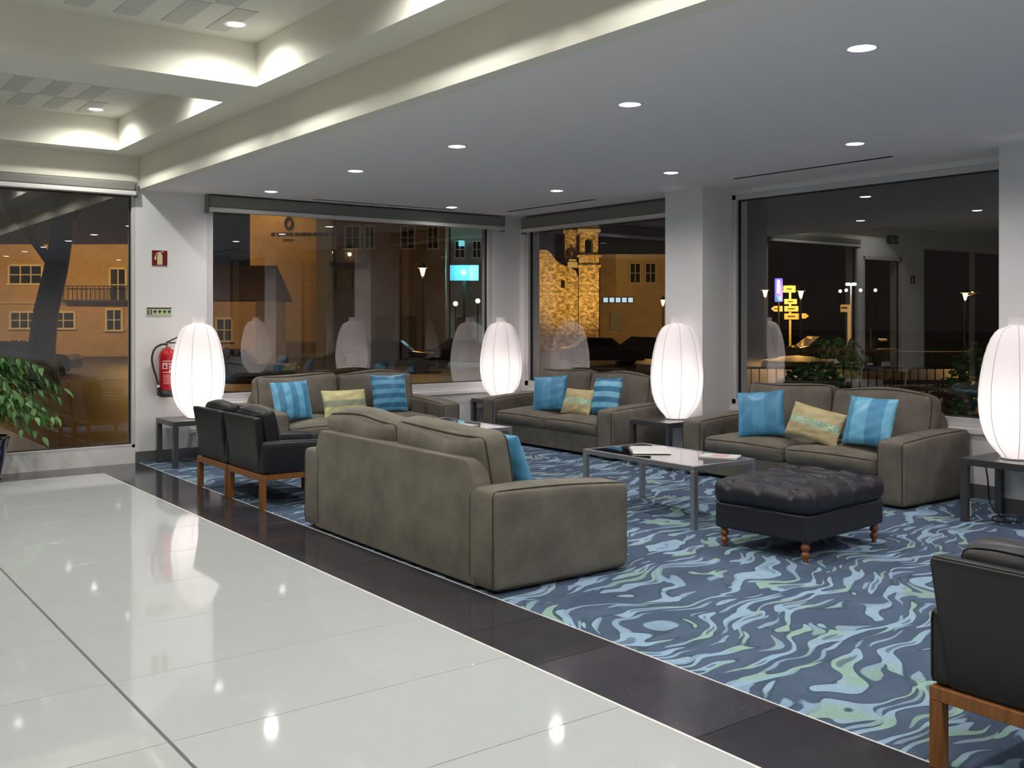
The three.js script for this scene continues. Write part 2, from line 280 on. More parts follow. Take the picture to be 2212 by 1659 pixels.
// windows: aluminium frame, black gasket, double glazing
function windowUnit(name, label, along, at, a0, a1, y0, y1, opt = {}) {
  const g = struct(name, label, 'window'), f = opt.f ?? 0.07, out = along === 'x' ? -1 : 1;       // out: the way outdoors along the other axis
  const B = (p0, p1, q0, q1, d0, d1) => { const lo = at + Math.min(out * d0, out * d1), hi = at + Math.max(out * d0, out * d1); return along === 'x' ? rbx(p0, p1, q0, q1, lo, hi, 0.004, 1) : rbx(lo, hi, q0, q1, p0, p1, 0.004, 1); };
  const fr = (d, lo, hi) => [B(a0 + lo, a0 + lo + d, y0, y1, ...hi), B(a1 - lo - d, a1 - lo, y0, y1, ...hi), B(a0, a1, y0, y0 + d, ...hi), B(a0, a1, y1 - d, y1, ...hi)];
  const side = (p, w) => part('frame', p, M.frame, w);
  fr(f, 0, [0.005, 0.09]).forEach((p) => side(p, g));
  part('gasket', merge([B(a0 + f, a0 + f + 0.012, y0 + f, y1 - f, 0.04, 0.075), B(a1 - f - 0.012, a1 - f, y0 + f, y1 - f, 0.04, 0.075), B(a0 + f, a1 - f, y0 + f, y0 + f + 0.012, 0.04, 0.075), B(a0 + f, a1 - f, y1 - f - 0.012, y1 - f, 0.04, 0.075)]), M.gasket, g);
  for (const m of opt.mullions ?? []) part('mullion', B(m - 0.035, m + 0.035, y0 + f, y1 - f, 0.0, 0.09), M.frame, g);
  const cuts = [a0 + f, ...(opt.mullions ?? []), a1 - f];
  for (let i = 0; i + 1 < cuts.length; i++) for (const d of [0.055]) {
    const w = cuts[i + 1] - cuts[i], p = new THREE.PlaneGeometry(w, y1 - y0 - 2 * f), m = part('pane', p, M.glass, g);
    const c = (cuts[i] + cuts[i + 1]) / 2, y = (y0 + y1) / 2, tilt = d > 0.06 ? 0.0035 : 0;
    if (along === 'x') { m.position.set(c, y, at + out * d); m.rotation.set(tilt, 0, 0); } else { m.position.set(at + out * d, y, c); m.rotation.set(0, -Math.PI / 2 + tilt, 0); }
  }
  if (opt.sill) { const s = B(a0 - 0.04, a1 + 0.04, y0 - 0.07, y0 - 0.025, -0.035, 0.02); part('sill', s, M.white, g); part('sill_face', B(a0 - 0.02, a1 + 0.02, y0 - 0.028, y0 + 0.002, -0.012, 0.02), M.frame, g); }
  return g;
}
windowUnit('window_1', 'floor-length lobby window beside the potted fig, showing an ochre house', 'x', ZB, 0.62, 3.125, 0.16, 2.83, { f: 0.035 });
windowUnit('window_2', 'wide window behind the far sofa, left of the corner', 'x', ZB, 3.875, 7.665, 0.6, 2.75, { sill: true });
windowUnit('window_3', 'corner window looking out on the floodlit church', 'z', XR, -10.47, -7.45, 0.6, 2.765, { sill: true });
windowUnit('window_4', 'large right-hand window looking out on street lamps', 'z', XR, -6.96, -3.92, 0.6, 2.765, { sill: true, f: 0.055 });
windowUnit('window_5', 'window of the right wall nearest the viewer', 'z', XR, -3.42, -0.4, 0.6, 2.765, { sill: true });
windowUnit('window_6', 'wide window of the right wall behind the viewer', 'z', XR, 0.1, 3.1, 0.6, 2.765, { sill: true });
windowUnit('window_7', 'lobby window left of the glass exit door', 'x', ZB, -5.2, -1.5, 0.16, 2.83, { f: 0.035, mullions: [-3.35] });
{
  const d = windowUnit('door_1', 'glass exit door in the lobby end wall', 'x', ZB, -0.78, 0.45, 0, 2.6, { f: 0.06 });
  tag(d, 'glass exit door in the lobby end wall', 'door', null, 'structure');
  part('door_handle', merge([bar([0.3, 0.9, ZB + 0.05], [0.3, 1.3, ZB + 0.05], 0.012), bar([0.3, 0.95, ZB], [0.3, 0.95, ZB + 0.05], 0.008), bar([0.3, 1.25, ZB], [0.3, 1.25, ZB + 0.05], 0.008)]), M.steel, d);
}
// roller blinds drawn up into their cassettes
function blind(label, along, a0, a1, y0, y1, at, inn, deep = 0.11) {
  const c = (a0 + a1) / 2, L = a1 - a0, g = thing('roller_blind', label, 'blind', along === 'x' ? [c, y0, at] : [at, y0, c], along === 'x' ? 0 : -Math.PI / 2, 'roller blinds drawn up');
  const h = y1 - y0; // local: x along, z into the room
  part('cassette', rbx(-L / 2 + 0.015, L / 2 - 0.015, 0.05, h, 0.004, deep, 0.02, 3), M.blind, g);
  part('bottom_rail', rbx(-L / 2 + 0.008, L / 2 - 0.008, 0.005, 0.05, 0.02, deep + 0.006, 0.01, 2), M.blindRail, g);
  for (const s of [-1, 1]) part('end_bracket', rbx(s * L / 2 - 0.012, s * L / 2 + 0.012, -0.012, h, 0.002, deep * 0.75, 0.004, 1), M.blind, g);
  return g;
}
blind('grey roller blind above the floor-length lobby window', 'x', 0.64, 3.12, 2.735, 2.875, ZB, 1, 0.09);
blind('grey roller blind above the wide window behind the far sofa', 'x', 3.86, 7.79, 2.625, 2.8, ZB, 1);
blind('grey roller blind above the corner window with the church', 'z', -10.43, -7.48, 2.6, 2.79, XR, -1);

/* ---------- recessed downlights ---------- */
const ord = ['first', 'second', 'third', 'fourth', 'fifth', 'sixth', 'seventh', 'eighth'];
function downlight(x, y, z, r, label, cd, col, group, angle = 1.4) {
  const g = thing('downlight', label, 'downlight', [x, y, z], 0, group);
  part('trim_ring', lathe([[r, 0.002], [r + 0.004, -0.006], [r + 0.012, -0.007], [r + 0.02, -0.002], [r + 0.021, 0.002]], 28), M.white, g);
  part('lens', lathe([[0, -0.012], [r * 0.5, -0.0105], [r * 0.85, -0.006], [r, -0.001]], 24), M.lens, g);
  const s = new THREE.SpotLight(col, cd, 0, angle, 0.75, 2); s.position.set(0, -0.02, 0); s.target.position.set(0, -1, 0); s.shadow.radius = 2.2; s.castShadow = true; s.name = 'downlight_beam';
  g.add(s); g.add(s.target); s.target.name = 'beam_target';
}
[-9.9, -8.05, -6.42, -4.51, -2.884, -1.0, 0.63, 2.5].forEach((z, i) => {
  downlight(4.31, CEIL, z, 0.062, `${ord[i]} downlight from the far windows in the ceiling row along the lobby beam`, LOUNGE_CD, LOUNGE_LIGHT, 'lounge downlights');
  downlight(6.65, CEIL, z - (i === 0 ? 0.12 : 0), 0.062, `${ord[i]} downlight from the far windows in the ceiling row above the right-hand sofas`, LOUNGE_CD, LOUNGE_LIGHT, 'lounge downlights');
});
COFZ.forEach(([z0, z1], j) => COFX.forEach(([x0, x1], i) => [[x1 - 0.31, z0 + 0.38, 'far right'], [x1 - 0.31, z1 - 0.4, 'near right'], [x0 + 0.35, z0 + 0.38, 'far left'], [x0 + 0.35, z1 - 0.4, 'near left']].forEach(([x, z, w]) =>
  downlight(x, COFFER, z, 0.062, `downlight in the ${w} corner of the ${ord[j]} lobby coffer from the windows`, LOBBY_CD, LOBBY_LIGHT, 'lobby downlights', 1.42))));

/* ---------- sofas ---------- */
function makeSofa() {
  const g = new THREE.Group(), L = 2.34, D = 0.99, AW = 0.25, inner = L / 2 - AW;
  part('base', rbx(-inner - 0.02, inner + 0.02, 0.03, 0.235, -D / 2 + 0.06, D / 2 - 0.05, 0.015), M.fabric, g);
  // back frame: sloping ends, leaning a little
  const s = new THREE.Shape(); s.moveTo(-L / 2 + 0.2, 0); s.lineTo(L / 2 - 0.2, 0); s.lineTo(L / 2 - 0.2, 0.42); s.quadraticCurveTo(L / 2 - 0.19, 0.52, L / 2 - 0.21, 0.57); s.lineTo(L / 2 - 0.245, 0.64); s.quadraticCurveTo(L / 2 - 0.26, 0.668, L / 2 - 0.3, 0.668);
  s.lineTo(-L / 2 + 0.3, 0.668); s.quadraticCurveTo(-L / 2 + 0.26, 0.668, -L / 2 + 0.245, 0.64); s.lineTo(-L / 2 + 0.21, 0.57); s.quadraticCurveTo(-L / 2 + 0.19, 0.52, -L / 2 + 0.2, 0.42); s.closePath();
  const e = new THREE.ExtrudeGeometry(s, { depth: 0.09, bevelEnabled: true, bevelSize: 0.012, bevelThickness: 0.014, bevelSegments: 3, curveSegments: 6 }); e.translate(0, 0.03, -D / 2 + 0.016);
  part('back_frame', boxUV(e), M.fabric, g);
  for (const sx of [-1, 1]) {
    const a = puff(AW, 0.53, D, { r: 0.035, px: 0.006, py: 0.014, n: [6, 8, 14], shape: (v) => { const t = (v.z + D / 2) / D, up = clamp((v.y + 0.265) / 0.53, 0, 1); v.y += up * (0.012 - 0.045 * t * t); return v; } });
    const arm = part('arm', a.geo, M.fabric, g, [sx * (L / 2 - AW / 2), 0.285, 0]);
    part('piping', piping(a.M, 'x', 0.86, 0.0045), M.pipe, arm); part('piping', piping(a.M, 'x', -0.86, 0.0045), M.pipe, arm);
  }
  for (const sx of [-1, 1]) {
    const w = inner - 0.004, c = puff(w, 0.17, 0.76, { r: 0.05, py: 0.05, pz: 0.03, n: [16, 6, 12], shape: (v, a, b, c) => { v.y -= Math.max(0, v.y) * 0.28 * a * a; return v; } });
    const m = part('seat_cushion', c.geo, M.fabric, g, [sx * inner / 2, 0.315, D / 2 - 0.40]);
    part('piping', piping(c.M, 'y', 0.62, 0.0045), M.pipe, m);
    const b = puff(inner + 0.045, 0.47, 0.2, { r: 0.06, py: 0.03, pz: 0.05, px: 0.012, n: [16, 12, 7], shape: (v, a, bb, cc) => { v.y += 0.012 * Math.sin(a * 3 + sx) * Math.max(0, bb); v.z += 0.006 * Math.sin(5 * a + 2 * bb); return v; } });
    const k = part('back_cushion', b.geo, M.fabric, g, [sx * (inner / 2 + 0.025), 0.615, -D / 2 + 0.195]); k.rotation.x = -0.17; k.rotation.z = sx * -0.012;
    part('piping', piping(b.M, 'z', -0.8, 0.005), M.pipe, k); part('piping', piping(b.M, 'z', 0.8, 0.005), M.pipe, k);
  }
  for (const [x, z] of [[-1, -1], [1, -1], [-1, 1], [1, 1]]) part('foot', bx(-0.03, 0.03, 0, 0.04, -0.03, 0.03), M.plastic, g, [x * (L / 2 - 0.1), 0, z * (D / 2 - 0.1)]);
  return g;
}
const sofa0 = makeSofa(); sofa0.name = 'sofa';
const SOFA_GROUP = 'grey-brown two-cushion sofas';
const placeSofa = (label, pos, turn, first) => { const s = first ? sofa0 : sofa0.clone(); s.name = numbered('sofa'); s.position.set(...pos); s.rotation.y = turn; scene.add(s); s.userData = {}; return tag(s, label, 'sofa', SOFA_GROUP); };
placeSofa('grey-brown sofa in the foreground, seen from behind at the granite border', [3.655, 0, -5.52], Math.PI / 2, true);
placeSofa('grey-brown sofa under the wide back window, between the fire extinguisher and the corner', [5.275, 0, -10.02], 0);
placeSofa('grey-brown sofa under the corner window with the church view', [7.59, 0, -8.86], -Math.PI / 2);
placeSofa('grey-brown sofa under the large right window, behind the tufted ottoman', [7.595, 0, -5.55], -Math.PI / 2);

/* ---------- throw cushions ---------- */
function pillowGeo(w, h, t, sd) {
  const N = 20, pos = [], uv = [], idx = [];
  const f = (u, v, s) => {
    const e = Math.pow(Math.max(0, (1 - u * u) * (1 - v * v)), 0.42), wr = 0.012 * pn(u * 3 + 9, v * 3 + 9, 64, 64, sd) + 0.006 * pn(u * 8 + 40, v * 8 + 40, 64, 64, sd + 1);
    const cr = Math.pow(Math.max(Math.abs(u), Math.abs(v)), 6), fold = 0.01 * cr * Math.sin((Math.abs(u) > Math.abs(v) ? v : u) * 14 + sd);
    return [u * w / 2 * (1 - 0.055 * (1 - v * v) * Math.abs(u)), v * h / 2 * (1 - 0.055 * (1 - u * u) * Math.abs(v)), s * (t / 2) * e + (wr + fold) * e * s + 0.004 * (1 - e) * Math.sin(9 * u + 7 * v + sd)];
  };
  for (const s of [1, -1]) { const o = pos.length / 3; for (let j = 0; j <= N; j++) for (let i = 0; i <= N; i++) { const q = (k) => Math.sin((k / N * 2 - 1) * Math.PI / 2), u = q(i), v = q(j); pos.push(...f(u, v, s)); uv.push((u + 1) / 2, (v + 1) / 2); if (i < N && j < N) { const a = o + j * (N + 1) + i, b = a + 1, c = a + N + 1, d = c + 1; s > 0 ? idx.push(a, b, d, a, d, c) : idx.push(a, d, b, a, c, d); } } }
  const g = new THREE.BufferGeometry(); g.setAttribute('position', new THREE.Float32BufferAttribute(pos, 3)); g.setAttribute('uv', new THREE.Float32BufferAttribute(uv, 2)); g.setIndex(idx); g.computeVertexNormals();
  return g;
}
function cushion(kind, label, pos, turn, lean, roll, w, h, mat, sd) {
  const m = part(numbered('throw_cushion'), pillowGeo(w, h, kind === 'lumbar' ? 0.13 : 0.16, sd), mat, scene);
  m.position.set(...pos); m.rotation.order = 'YXZ'; m.rotation.set(lean, turn, roll);
  return tag(m, label, 'cushion', kind === 'lumbar' ? 'cream lumbar cushions' : 'blue satin cushions');
}
// on the far sofa (faces +z)
cushion('sq', 'blue cushion with vertical stripes at the left of the far sofa', [4.49, 0.625, -9.79], 0.05, -0.3, 0.03, 0.43, 0.42, M.blueV, 1);
cushion('lumbar', 'pale yellow lumbar cushion in the middle of the far sofa', [5.09, 0.565, -9.75], -0.03, -0.33, 0.0, 0.52, 0.31, M.yellowCushion, 2);
cushion('sq', 'blue cushion with horizontal stripes at the right of the far sofa', [5.69, 0.645, -9.84], -0.1, -0.25, 0.0, 0.42, 0.43, M.blueH, 3);
// on the corner sofa (faces -x)
cushion('sq', 'plain blue cushion at the left of the corner-window sofa', [7.38, 0.615, -9.06], -Math.PI / 2 + 0.45, -0.32, 0.08, 0.42, 0.42, M.bluePlain, 4);
cushion('lumbar', 'cream lumbar cushion with a pale green band on the corner-window sofa', [7.33, 0.555, -8.5], -Math.PI / 2, -0.34, 0.0, 0.48, 0.3, M.creamCushion, 5);
cushion('sq', 'blue cushion with broad pale horizontal stripes on the corner-window sofa', [7.42, 0.64, -8.13], -Math.PI / 2 + 0.12, -0.3, 0.05, 0.38, 0.42, M.blueBroad, 6);
// on the right-hand sofa (faces -x)
cushion('sq', 'blue cushion leaning at the left of the sofa behind the ottoman', [7.32, 0.62, -5.94], -Math.PI / 2 + 0.5, -0.38, 0.1, 0.43, 0.43, M.bluePlain, 7);
cushion('lumbar', 'cream lumbar cushion with sequin band, tilted, on the sofa behind the ottoman', [7.27, 0.58, -5.32], -Math.PI / 2 + 0.05, -0.34, -0.17, 0.54, 0.3, M.creamCushion, 8);
cushion('sq', 'bright blue cushion at the right of the sofa behind the ottoman', [7.33, 0.64, -4.83], -Math.PI / 2 + 0.1, -0.36, -0.02, 0.42, 0.42, M.blueWide, 9);
// on the foreground sofa (faces +x)
cushion('sq', 'blue cushion on the foreground sofa, only its edge showing past the back cushion', [3.62, 0.61, -4.87], Math.PI / 2 - 0.02, -0.34, 0.0, 0.42, 0.42, M.bluePlain, 10);

/* ---------- leather armchairs ---------- */
function makeChair() {
  const g = new THREE.Group(), W = 0.71, D = 0.74, hw = W / 2, hd = D / 2;
  for (const [x, z] of [[-1, -1], [1, -1], [-1, 1], [1, 1]]) part('leg', rbx(-0.0225, 0.0225, 0, 0.225, -0.0225, 0.0225, 0.003, 1), M.wood, g, [x * (hw - 0.0325), 0, z * (hd - 0.0225)]);
  for (const z of [-1, 1]) part('rail', rbx(-hw + 0.01, hw - 0.01, 0.2252, 0.272, z * (hd - 0.0225) - 0.0225, z * (hd - 0.0225) + 0.0225, 0.003, 1), M.wood, g);
  for (const x of [-1, 1]) part('rail', rbx(x * (hw - 0.0325) - 0.0225, x * (hw - 0.0325) + 0.0225, 0.2252, 0.272, -hd + 0.0455, hd - 0.0455, 0.003, 1), M.wood, g);
  for (const x of [-1, 1]) { const a = puff(0.09, 0.255, D - 0.01, { r: 0.03, px: 0.004, n: [5, 7, 8], shape: (v) => { const t = (v.z + hd) / D; if (v.y > 0) v.y -= 0.03 * t * t; return v; } }); const m = part('arm', a.geo, M.leather, g, [x * (hw - 0.044), 0.402, 0.002]); part('piping', piping(a.M, 'x', x * 0.8, 0.003), M.plastic, m); }
  const seat = puff(W - 0.18, 0.13, D - 0.13, { r: 0.035, py: 0.016, n: [10, 5, 10] }); const sm = part('seat_cushion', seat.geo, M.leather, g, [0, 0.345, 0.055]); part('piping', piping(seat.M, 'y', 0.6, 0.003), M.plastic, sm);
  const bk = puff(0.575, 0.445, 0.07, { r: 0.018, pz: 0.006, n: [10, 8, 4], shape: (v) => { const t = (v.y + 0.2225) / 0.445; v.x *= 1 + 0.11 * t; v.z -= 0.065 * t; return v; } });
  const bm = part('backrest', bk.geo, M.leather, g, [0, 0.495, -hd + 0.048]); part('piping', piping(bk.M, 'z', -0.75, 0.003), M.plastic, bm);
  const bc = puff(0.535, 0.4, 0.14, { r: 0.045, pz: 0.025, py: 0.012, n: [12, 9, 6], shape: (v, a, b, c) => { v.y += 0.008 * Math.sin(a * 4); v.z += 0.005 * Math.sin(6 * a + 3 * b); return v; } });
  const cm = part('back_cushion', bc.geo, M.leather, g, [0, 0.565, -hd + 0.128]); cm.rotation.x = -0.2; part('piping', piping(bc.M, 'z', 0.75, 0.003), M.plastic, cm); part('piping', piping(bc.M, 'z', -0.75, 0.003), M.plastic, cm);
  return g;
}
const chair0 = makeChair();
['black leather armchair on an oak frame, partly hidden by the foreground sofa', 'black leather armchair on an oak frame, the farther of the pair beside the lamp table', 'black leather armchair on an oak frame cut off by the right edge'].forEach((l, i) => {
  const c = i ? chair0.clone() : chair0; c.name = numbered('armchair'); c.userData = {}; c.position.set(3.5, 0, [-7.725, -8.445, -1.495][i]); c.rotation.y = Math.PI / 2; scene.add(c);
  tag(c, l, 'armchair', 'black leather armchairs');
});

/* ---------- ottoman ---------- */
{
  const g = thing('ottoman', 'black velvet ottoman with buttoned top and turned wooden legs', 'ottoman', [5.52, 0, -4.16], 0.085);
  const W = 0.95, D = 0.72, Y = 0.125;
  part('skirt', rbx(-W / 2 + 0.015, W / 2 - 0.015, Y, 0.29, -D / 2 + 0.015, D / 2 - 0.015, 0.018, 3), M.velvet, g);
  const bs = []; for (let r = 0; r < 3; r++) for (let c = 0; c < 4; c++) bs.push([(c - 1.5) * 0.235 + (r % 2 ? 0.06 : -0.06), (r - 1) * 0.235]);
  const fold = (x, z, x0, z0, x1, z1) => { const dx = x1 - x0, dz = z1 - z0, t = clamp(((x - x0) * dx + (z - z0) * dz) / (dx * dx + dz * dz), 0, 1); return Math.hypot(x - x0 - dx * t, z - z0 - dz * t); };
  const lines = []; bs.forEach((a, i) => bs.forEach((b, j) => { const d = Math.hypot(a[0] - b[0], a[1] - b[1]); if (j > i && d < 0.32 && Math.abs(a[1] - b[1]) > 0.1) lines.push([...a, ...b]); }));
  bs.forEach(([x, z]) => { if (z < -0.2) lines.push([x, z, x, -D / 2]); if (z > 0.2) lines.push([x, z, x, D / 2]); }); [-1, 1].forEach((s) => [-0.235, 0, 0.235].forEach((z) => { const e = bs.filter((b) => Math.abs(b[1] - z) < 0.01).sort((a, b) => s * (b[0] - a[0]))[0]; lines.push([...e, s * W / 2, z]); }));
  const t = puff(W, 0.155, D, { r: 0.055, py: 0.03, px: 0.01, pz: 0.01, n: [72, 12, 56], shape: (v, a, b, c) => {
    let k = 0, f = 0; for (const [x, z] of bs) k += Math.exp(-((v.x - x) ** 2 + (v.z - z) ** 2) / (0.034 ** 2)); for (const l of lines) f = Math.max(f, Math.exp(-((fold(v.x, v.z, ...l) / 0.017) ** 2)));
    const up = sstep(-0.02, 0.06, v.y), sd = sstep(0.08, 0.02, Math.min(W / 2 - Math.abs(v.x), D / 2 - Math.abs(v.z)));
    v.y -= up * (0.042 * Math.min(1, k) + 0.032 * f);
    const sh = 0.018 * f * sd * sstep(-0.075, 0, v.y); v.x -= Math.sign(v.x) * sh * (Math.abs(v.x) > W / 2 - 0.06 ? 1 : 0); v.z -= Math.sign(v.z) * sh * (Math.abs(v.z) > D / 2 - 0.06 ? 1 : 0);
    v.y += up * 0.012 * pn(v.x * 9 + 20, v.z * 9 + 20, 64, 64, 91); return v; } });
  part('tufted_top', t.geo, M.velvet, g, [0, 0.365, 0]);
  for (const [x, z] of bs) { const b = new THREE.SphereGeometry(0.012, 10, 6); b.scale(1, 0.45, 1); part('button', b, M.velvet, g, [x, 0.438, z]); }
  part('piping', tube([[-1, -1], [0, -1], [1, -1], [1, 0], [1, 1], [0, 1], [-1, 1], [-1, 0]].map(([x, z]) => [x * (W / 2 - 0.016), 0.29, z * (D / 2 - 0.016)]), 0.003, 60, 5, true), M.plastic, g);
  const leg = lathe([[0, 0], [0.015, 0], [0.017, 0.008], [0.014, 0.016], [0.022, 0.03], [0.027, 0.042], [0.024, 0.055], [0.015, 0.062], [0.015, 0.067], [0.024, 0.075], [0.029, 0.088], [0.026, 0.1], [0.018, 0.108], [0.022, 0.115], [0.03, 0.125], [0, 0.125]], 20);
  for (const [x, z] of [[-1, -1], [1, -1], [-1, 1], [1, 1]]) part('leg', leg, M.woodDark, g, [x * (W / 2 - 0.06), 0, z * (D / 2 - 0.06)]);
}

/* ---------- glass coffee tables ---------- */
function coffee(label, x0, x1, z0, z1) {
  const H = 0.45, w = x1 - x0, d = z1 - z0, g = thing('coffee_table', label, 'table', [(x0 + x1) / 2, 0, (z0 + z1) / 2], 0, 'glass coffee tables');
  for (const [x, z] of [[-1, -1], [1, -1], [-1, 1], [1, 1]]) part('leg', rbx(-0.02, 0.02, 0, H - 0.036, -0.02, 0.02, 0.003, 1), M.steel, g, [x * (w / 2 - 0.02), 0, z * (d / 2 - 0.02)]);
  for (const s of [-1, 1]) { part('frame_rail', rbx(-w / 2, w / 2, H - 0.036, H, s * (d / 2 - 0.015) - 0.015, s * (d / 2 - 0.015) + 0.015, 0.003, 1), M.steel, g); part('frame_rail', rbx(s * (w / 2 - 0.015) - 0.015, s * (w / 2 - 0.015) + 0.015, H - 0.036, H, -d / 2 + 0.03, d / 2 - 0.03, 0.003, 1), M.steel, g); }
  const p = new THREE.PlaneGeometry(w - 0.058, d - 0.058); p.rotateX(-Math.PI / 2); part('glass_top', p, M.tableGlass, g, [0, H - 0.002, 0]);
  const q = p.clone(); part('glass_underside', q, M.tableGlass, g, [0, H - 0.009, 0]);
  return g;
}
coffee('glass coffee table with thin steel frame in front of the right-hand sofa', 5.27, 5.93, -6.055, -4.865);
coffee('glass coffee table with steel frame mostly hidden behind the foreground sofa', 5.13, 5.79, -8.864, -7.674);
function booklet(name, label, pos, turn, w, d, h, mats) {
  const g = thing(name, label, 'magazine', pos, turn);
  part('pages', rbx(-w / 2 + 0.003, w / 2 - 0.003, 0.001, h - 0.001, -d / 2 + 0.003, d / 2 - 0.003, 0.001, 1), M.paper, g); part('cover', rbx(-w / 2, w / 2, h - 0.0015, h, -d / 2, d / 2, 0.0005, 1), mats[0], g); part('back_cover', rbx(-w / 2, w / 2, 0, 0.0012, -d / 2, d / 2, 0.0005, 1), M.paper, g);
  if (mats[1]) part('cover_picture', rbx(-w * 0.3, w * 0.3, h, h + 0.0006, -d * 0.2, d * 0.22, 0.0002, 1), mats[1], g);
}
{ // open magazine: two curved leaves
  const g = thing('open_magazine', 'open magazine lying face up on the right-hand glass table', 'magazine', [5.62, 0.4505, -5.66], 0.9);
  for (const s of [-1, 1]) { const p = new THREE.PlaneGeometry(0.21, 0.29, 8, 1); p.rotateX(-Math.PI / 2); const a = p.attributes.position; for (let i = 0; i < a.count; i++) { const x = (a.getX(i) + 0.105) / 0.21; a.setX(i, s * x * 0.21); a.setY(i, 0.003 + 0.022 * Math.sin(Math.PI * Math.pow(1 - x, 0.8) * 0.85) * (1 - x * 0.4)); } p.computeVertexNormals(); part('leaf', p, M.paper, g); part('page_block', rbx(s > 0 ? 0.004 : -0.205, s > 0 ? 0.205 : -0.004, 0, 0.0035, -0.145, 0.145, 0.001, 1), M.paper, g); }
}
booklet('magazine', 'magazine with pink cover picture on the near end of the right-hand glass table', [5.77, 0.4505, -5.07], 0.5, 0.21, 0.28, 0.012, [M.paper, M.pink]);
booklet('magazine', 'dark glossy magazine on the farther glass table', [5.47, 0.4505, -8.5], 0.6, 0.25, 0.32, 0.012, [M.navyPaper]);
booklet('magazine', 'white brochure lying on the farther glass table beside the dark magazine', [5.45, 0.4505, -8.07], 0.15, 0.22, 0.3, 0.008, [M.paper]);

/* ---------- lamp tables and lamps ---------- */
const tableTop = 0.465;
function makeTable(w, d) {
  const g = new THREE.Group();
  part('table_top', rbx(-w / 2, w / 2, tableTop - 0.05, tableTop, -d / 2, d / 2, 0.003, 1), M.lacquer, g);
  for (const [x, z] of [[-1, -1], [1, -1], [-1, 1], [1, 1]]) part('leg', rbx(-0.025, 0.025, 0, tableTop - 0.05, -0.025, 0.025, 0.002, 1), M.lacquer, g, [x * (w / 2 - 0.025), 0, z * (d / 2 - 0.025)]);
  return g;
}
function makeLamp() {
  const g = new THREE.Group();
  const prof = [[0.0, 0.112], [0.02, 0.128], [0.06, 0.165], [0.11, 0.203], [0.17, 0.232], [0.24, 0.252], [0.32, 0.264], [0.4, 0.268], [0.48, 0.265], [0.56, 0.256], [0.64, 0.243], [0.72, 0.226], [0.79, 0.205], [0.85, 0.18], [0.89, 0.155], [0.915, 0.128], [0.93, 0.09], [0.938, 0.064], [0.95, 0.06], [1.0, 0.06]];
  const H = 1.02, N = 80, R = 8, pos = [], idx = [];
  prof.forEach(([t, r]) => { for (let i = 0; i <= N; i++) { const a = i / N * Math.PI * 2, k = 1 - (r > 0.07 ? 0.035 : 0) * Math.pow(Math.abs(Math.cos(a * R / 2)), 6); pos.push(Math.cos(a) * r * k, t * H, Math.sin(a) * r * k); } });
  for (let j = 0; j + 1 < prof.length; j++) for (let i = 0; i < N; i++) { const a = j * (N + 1) + i, b = a + 1, c = a + N + 1, d = c + 1; idx.push(a, c, b, b, c, d); }
  const sg = new THREE.BufferGeometry(); sg.setAttribute('position', new THREE.Float32BufferAttribute(pos, 3)); sg.setIndex(idx); sg.computeVertexNormals();
  const sh = part('lamp_shade', sg, M.shade, g, [0, 0.012, 0]);
  for (let k = 0; k < R; k++) { const a = k / R * Math.PI * 2; part('rib', tube(prof.filter(([, r]) => r > 0.062).map(([t, r]) => new THREE.Vector3(Math.cos(a) * (r * 0.966), t * H, Math.sin(a) * (r * 0.966))), 0.0022, 30, 5), M.rib, sh); }
  part('base', lathe([[0, 0.012], [0.112, 0.012], [0.116, 0.006], [0.112, 0], [0, 0]], 32), M.white, g);
  part('stem', bar([0, 0.012, 0], [0, 0.27, 0], 0.009), M.white, g);
  part('bulb', (() => { const s = new THREE.SphereGeometry(0.045, 16, 12); s.translate(0, 0.315, 0); return s; })(), M.bulb, g);
  return g;
}
const lamp0 = makeLamp(), table0 = makeTable(0.55, 0.55), table1 = makeTable(0.52, 0.5);
[['left-hand dark lamp table beside the fire extinguisher', table0, 3.575, -10.195, 'tall white fabric lantern lamp beside the fire extinguisher', 3.63, -10.16],
 ['dark lamp table in the window corner, half hidden by the sofa arm', table1, 7.56, -10.3, 'tall white fabric lantern lamp in the corner between the two window walls', 7.58, -10.29],
 ['dark lamp table between the two right-hand sofas, before the column', table0, 7.375, -7.16, 'tall white fabric lantern lamp before the column between the right-hand windows', 7.5, -7.16],
 ['dark lamp table at the right edge with cables on the carpet below', table0, 7.36, -3.645, 'tall white fabric lantern lamp cut off by the right edge', 7.37, -3.64],
 ['dark lamp table by the column behind the viewer', table0, 7.36, -0.14, 'tall white fabric lantern lamp behind the viewer', 7.37, -0.14]].forEach(([tl, tp, tx, tz, ll, x, z], i) => {
  const t = i === 0 || i === 1 ? tp : tp.clone(); t.name = numbered('side_table'); t.userData = {}; t.position.set(tx, 0, tz); scene.add(t); tag(t, tl, 'table', 'dark square lamp tables');
  const l = i ? lamp0.clone() : lamp0; l.name = numbered('lantern_lamp'); l.userData = {}; l.position.set(x, tableTop, z); l.rotation.y = 0.2 + i * 0.37; scene.add(l); tag(l, ll, 'lamp', 'white lantern lamps');
});
scene.children.filter((o) => o.name.startsWith('lantern_lamp')).forEach((l) => { const p = new THREE.PointLight(LAMP_LIGHT, LAMP_CD, 0, 2); p.position.set(0, 0.315, 0); p.shadow.radius = 2; p.castShadow = true; p.name = 'bulb_light'; l.add(p); });
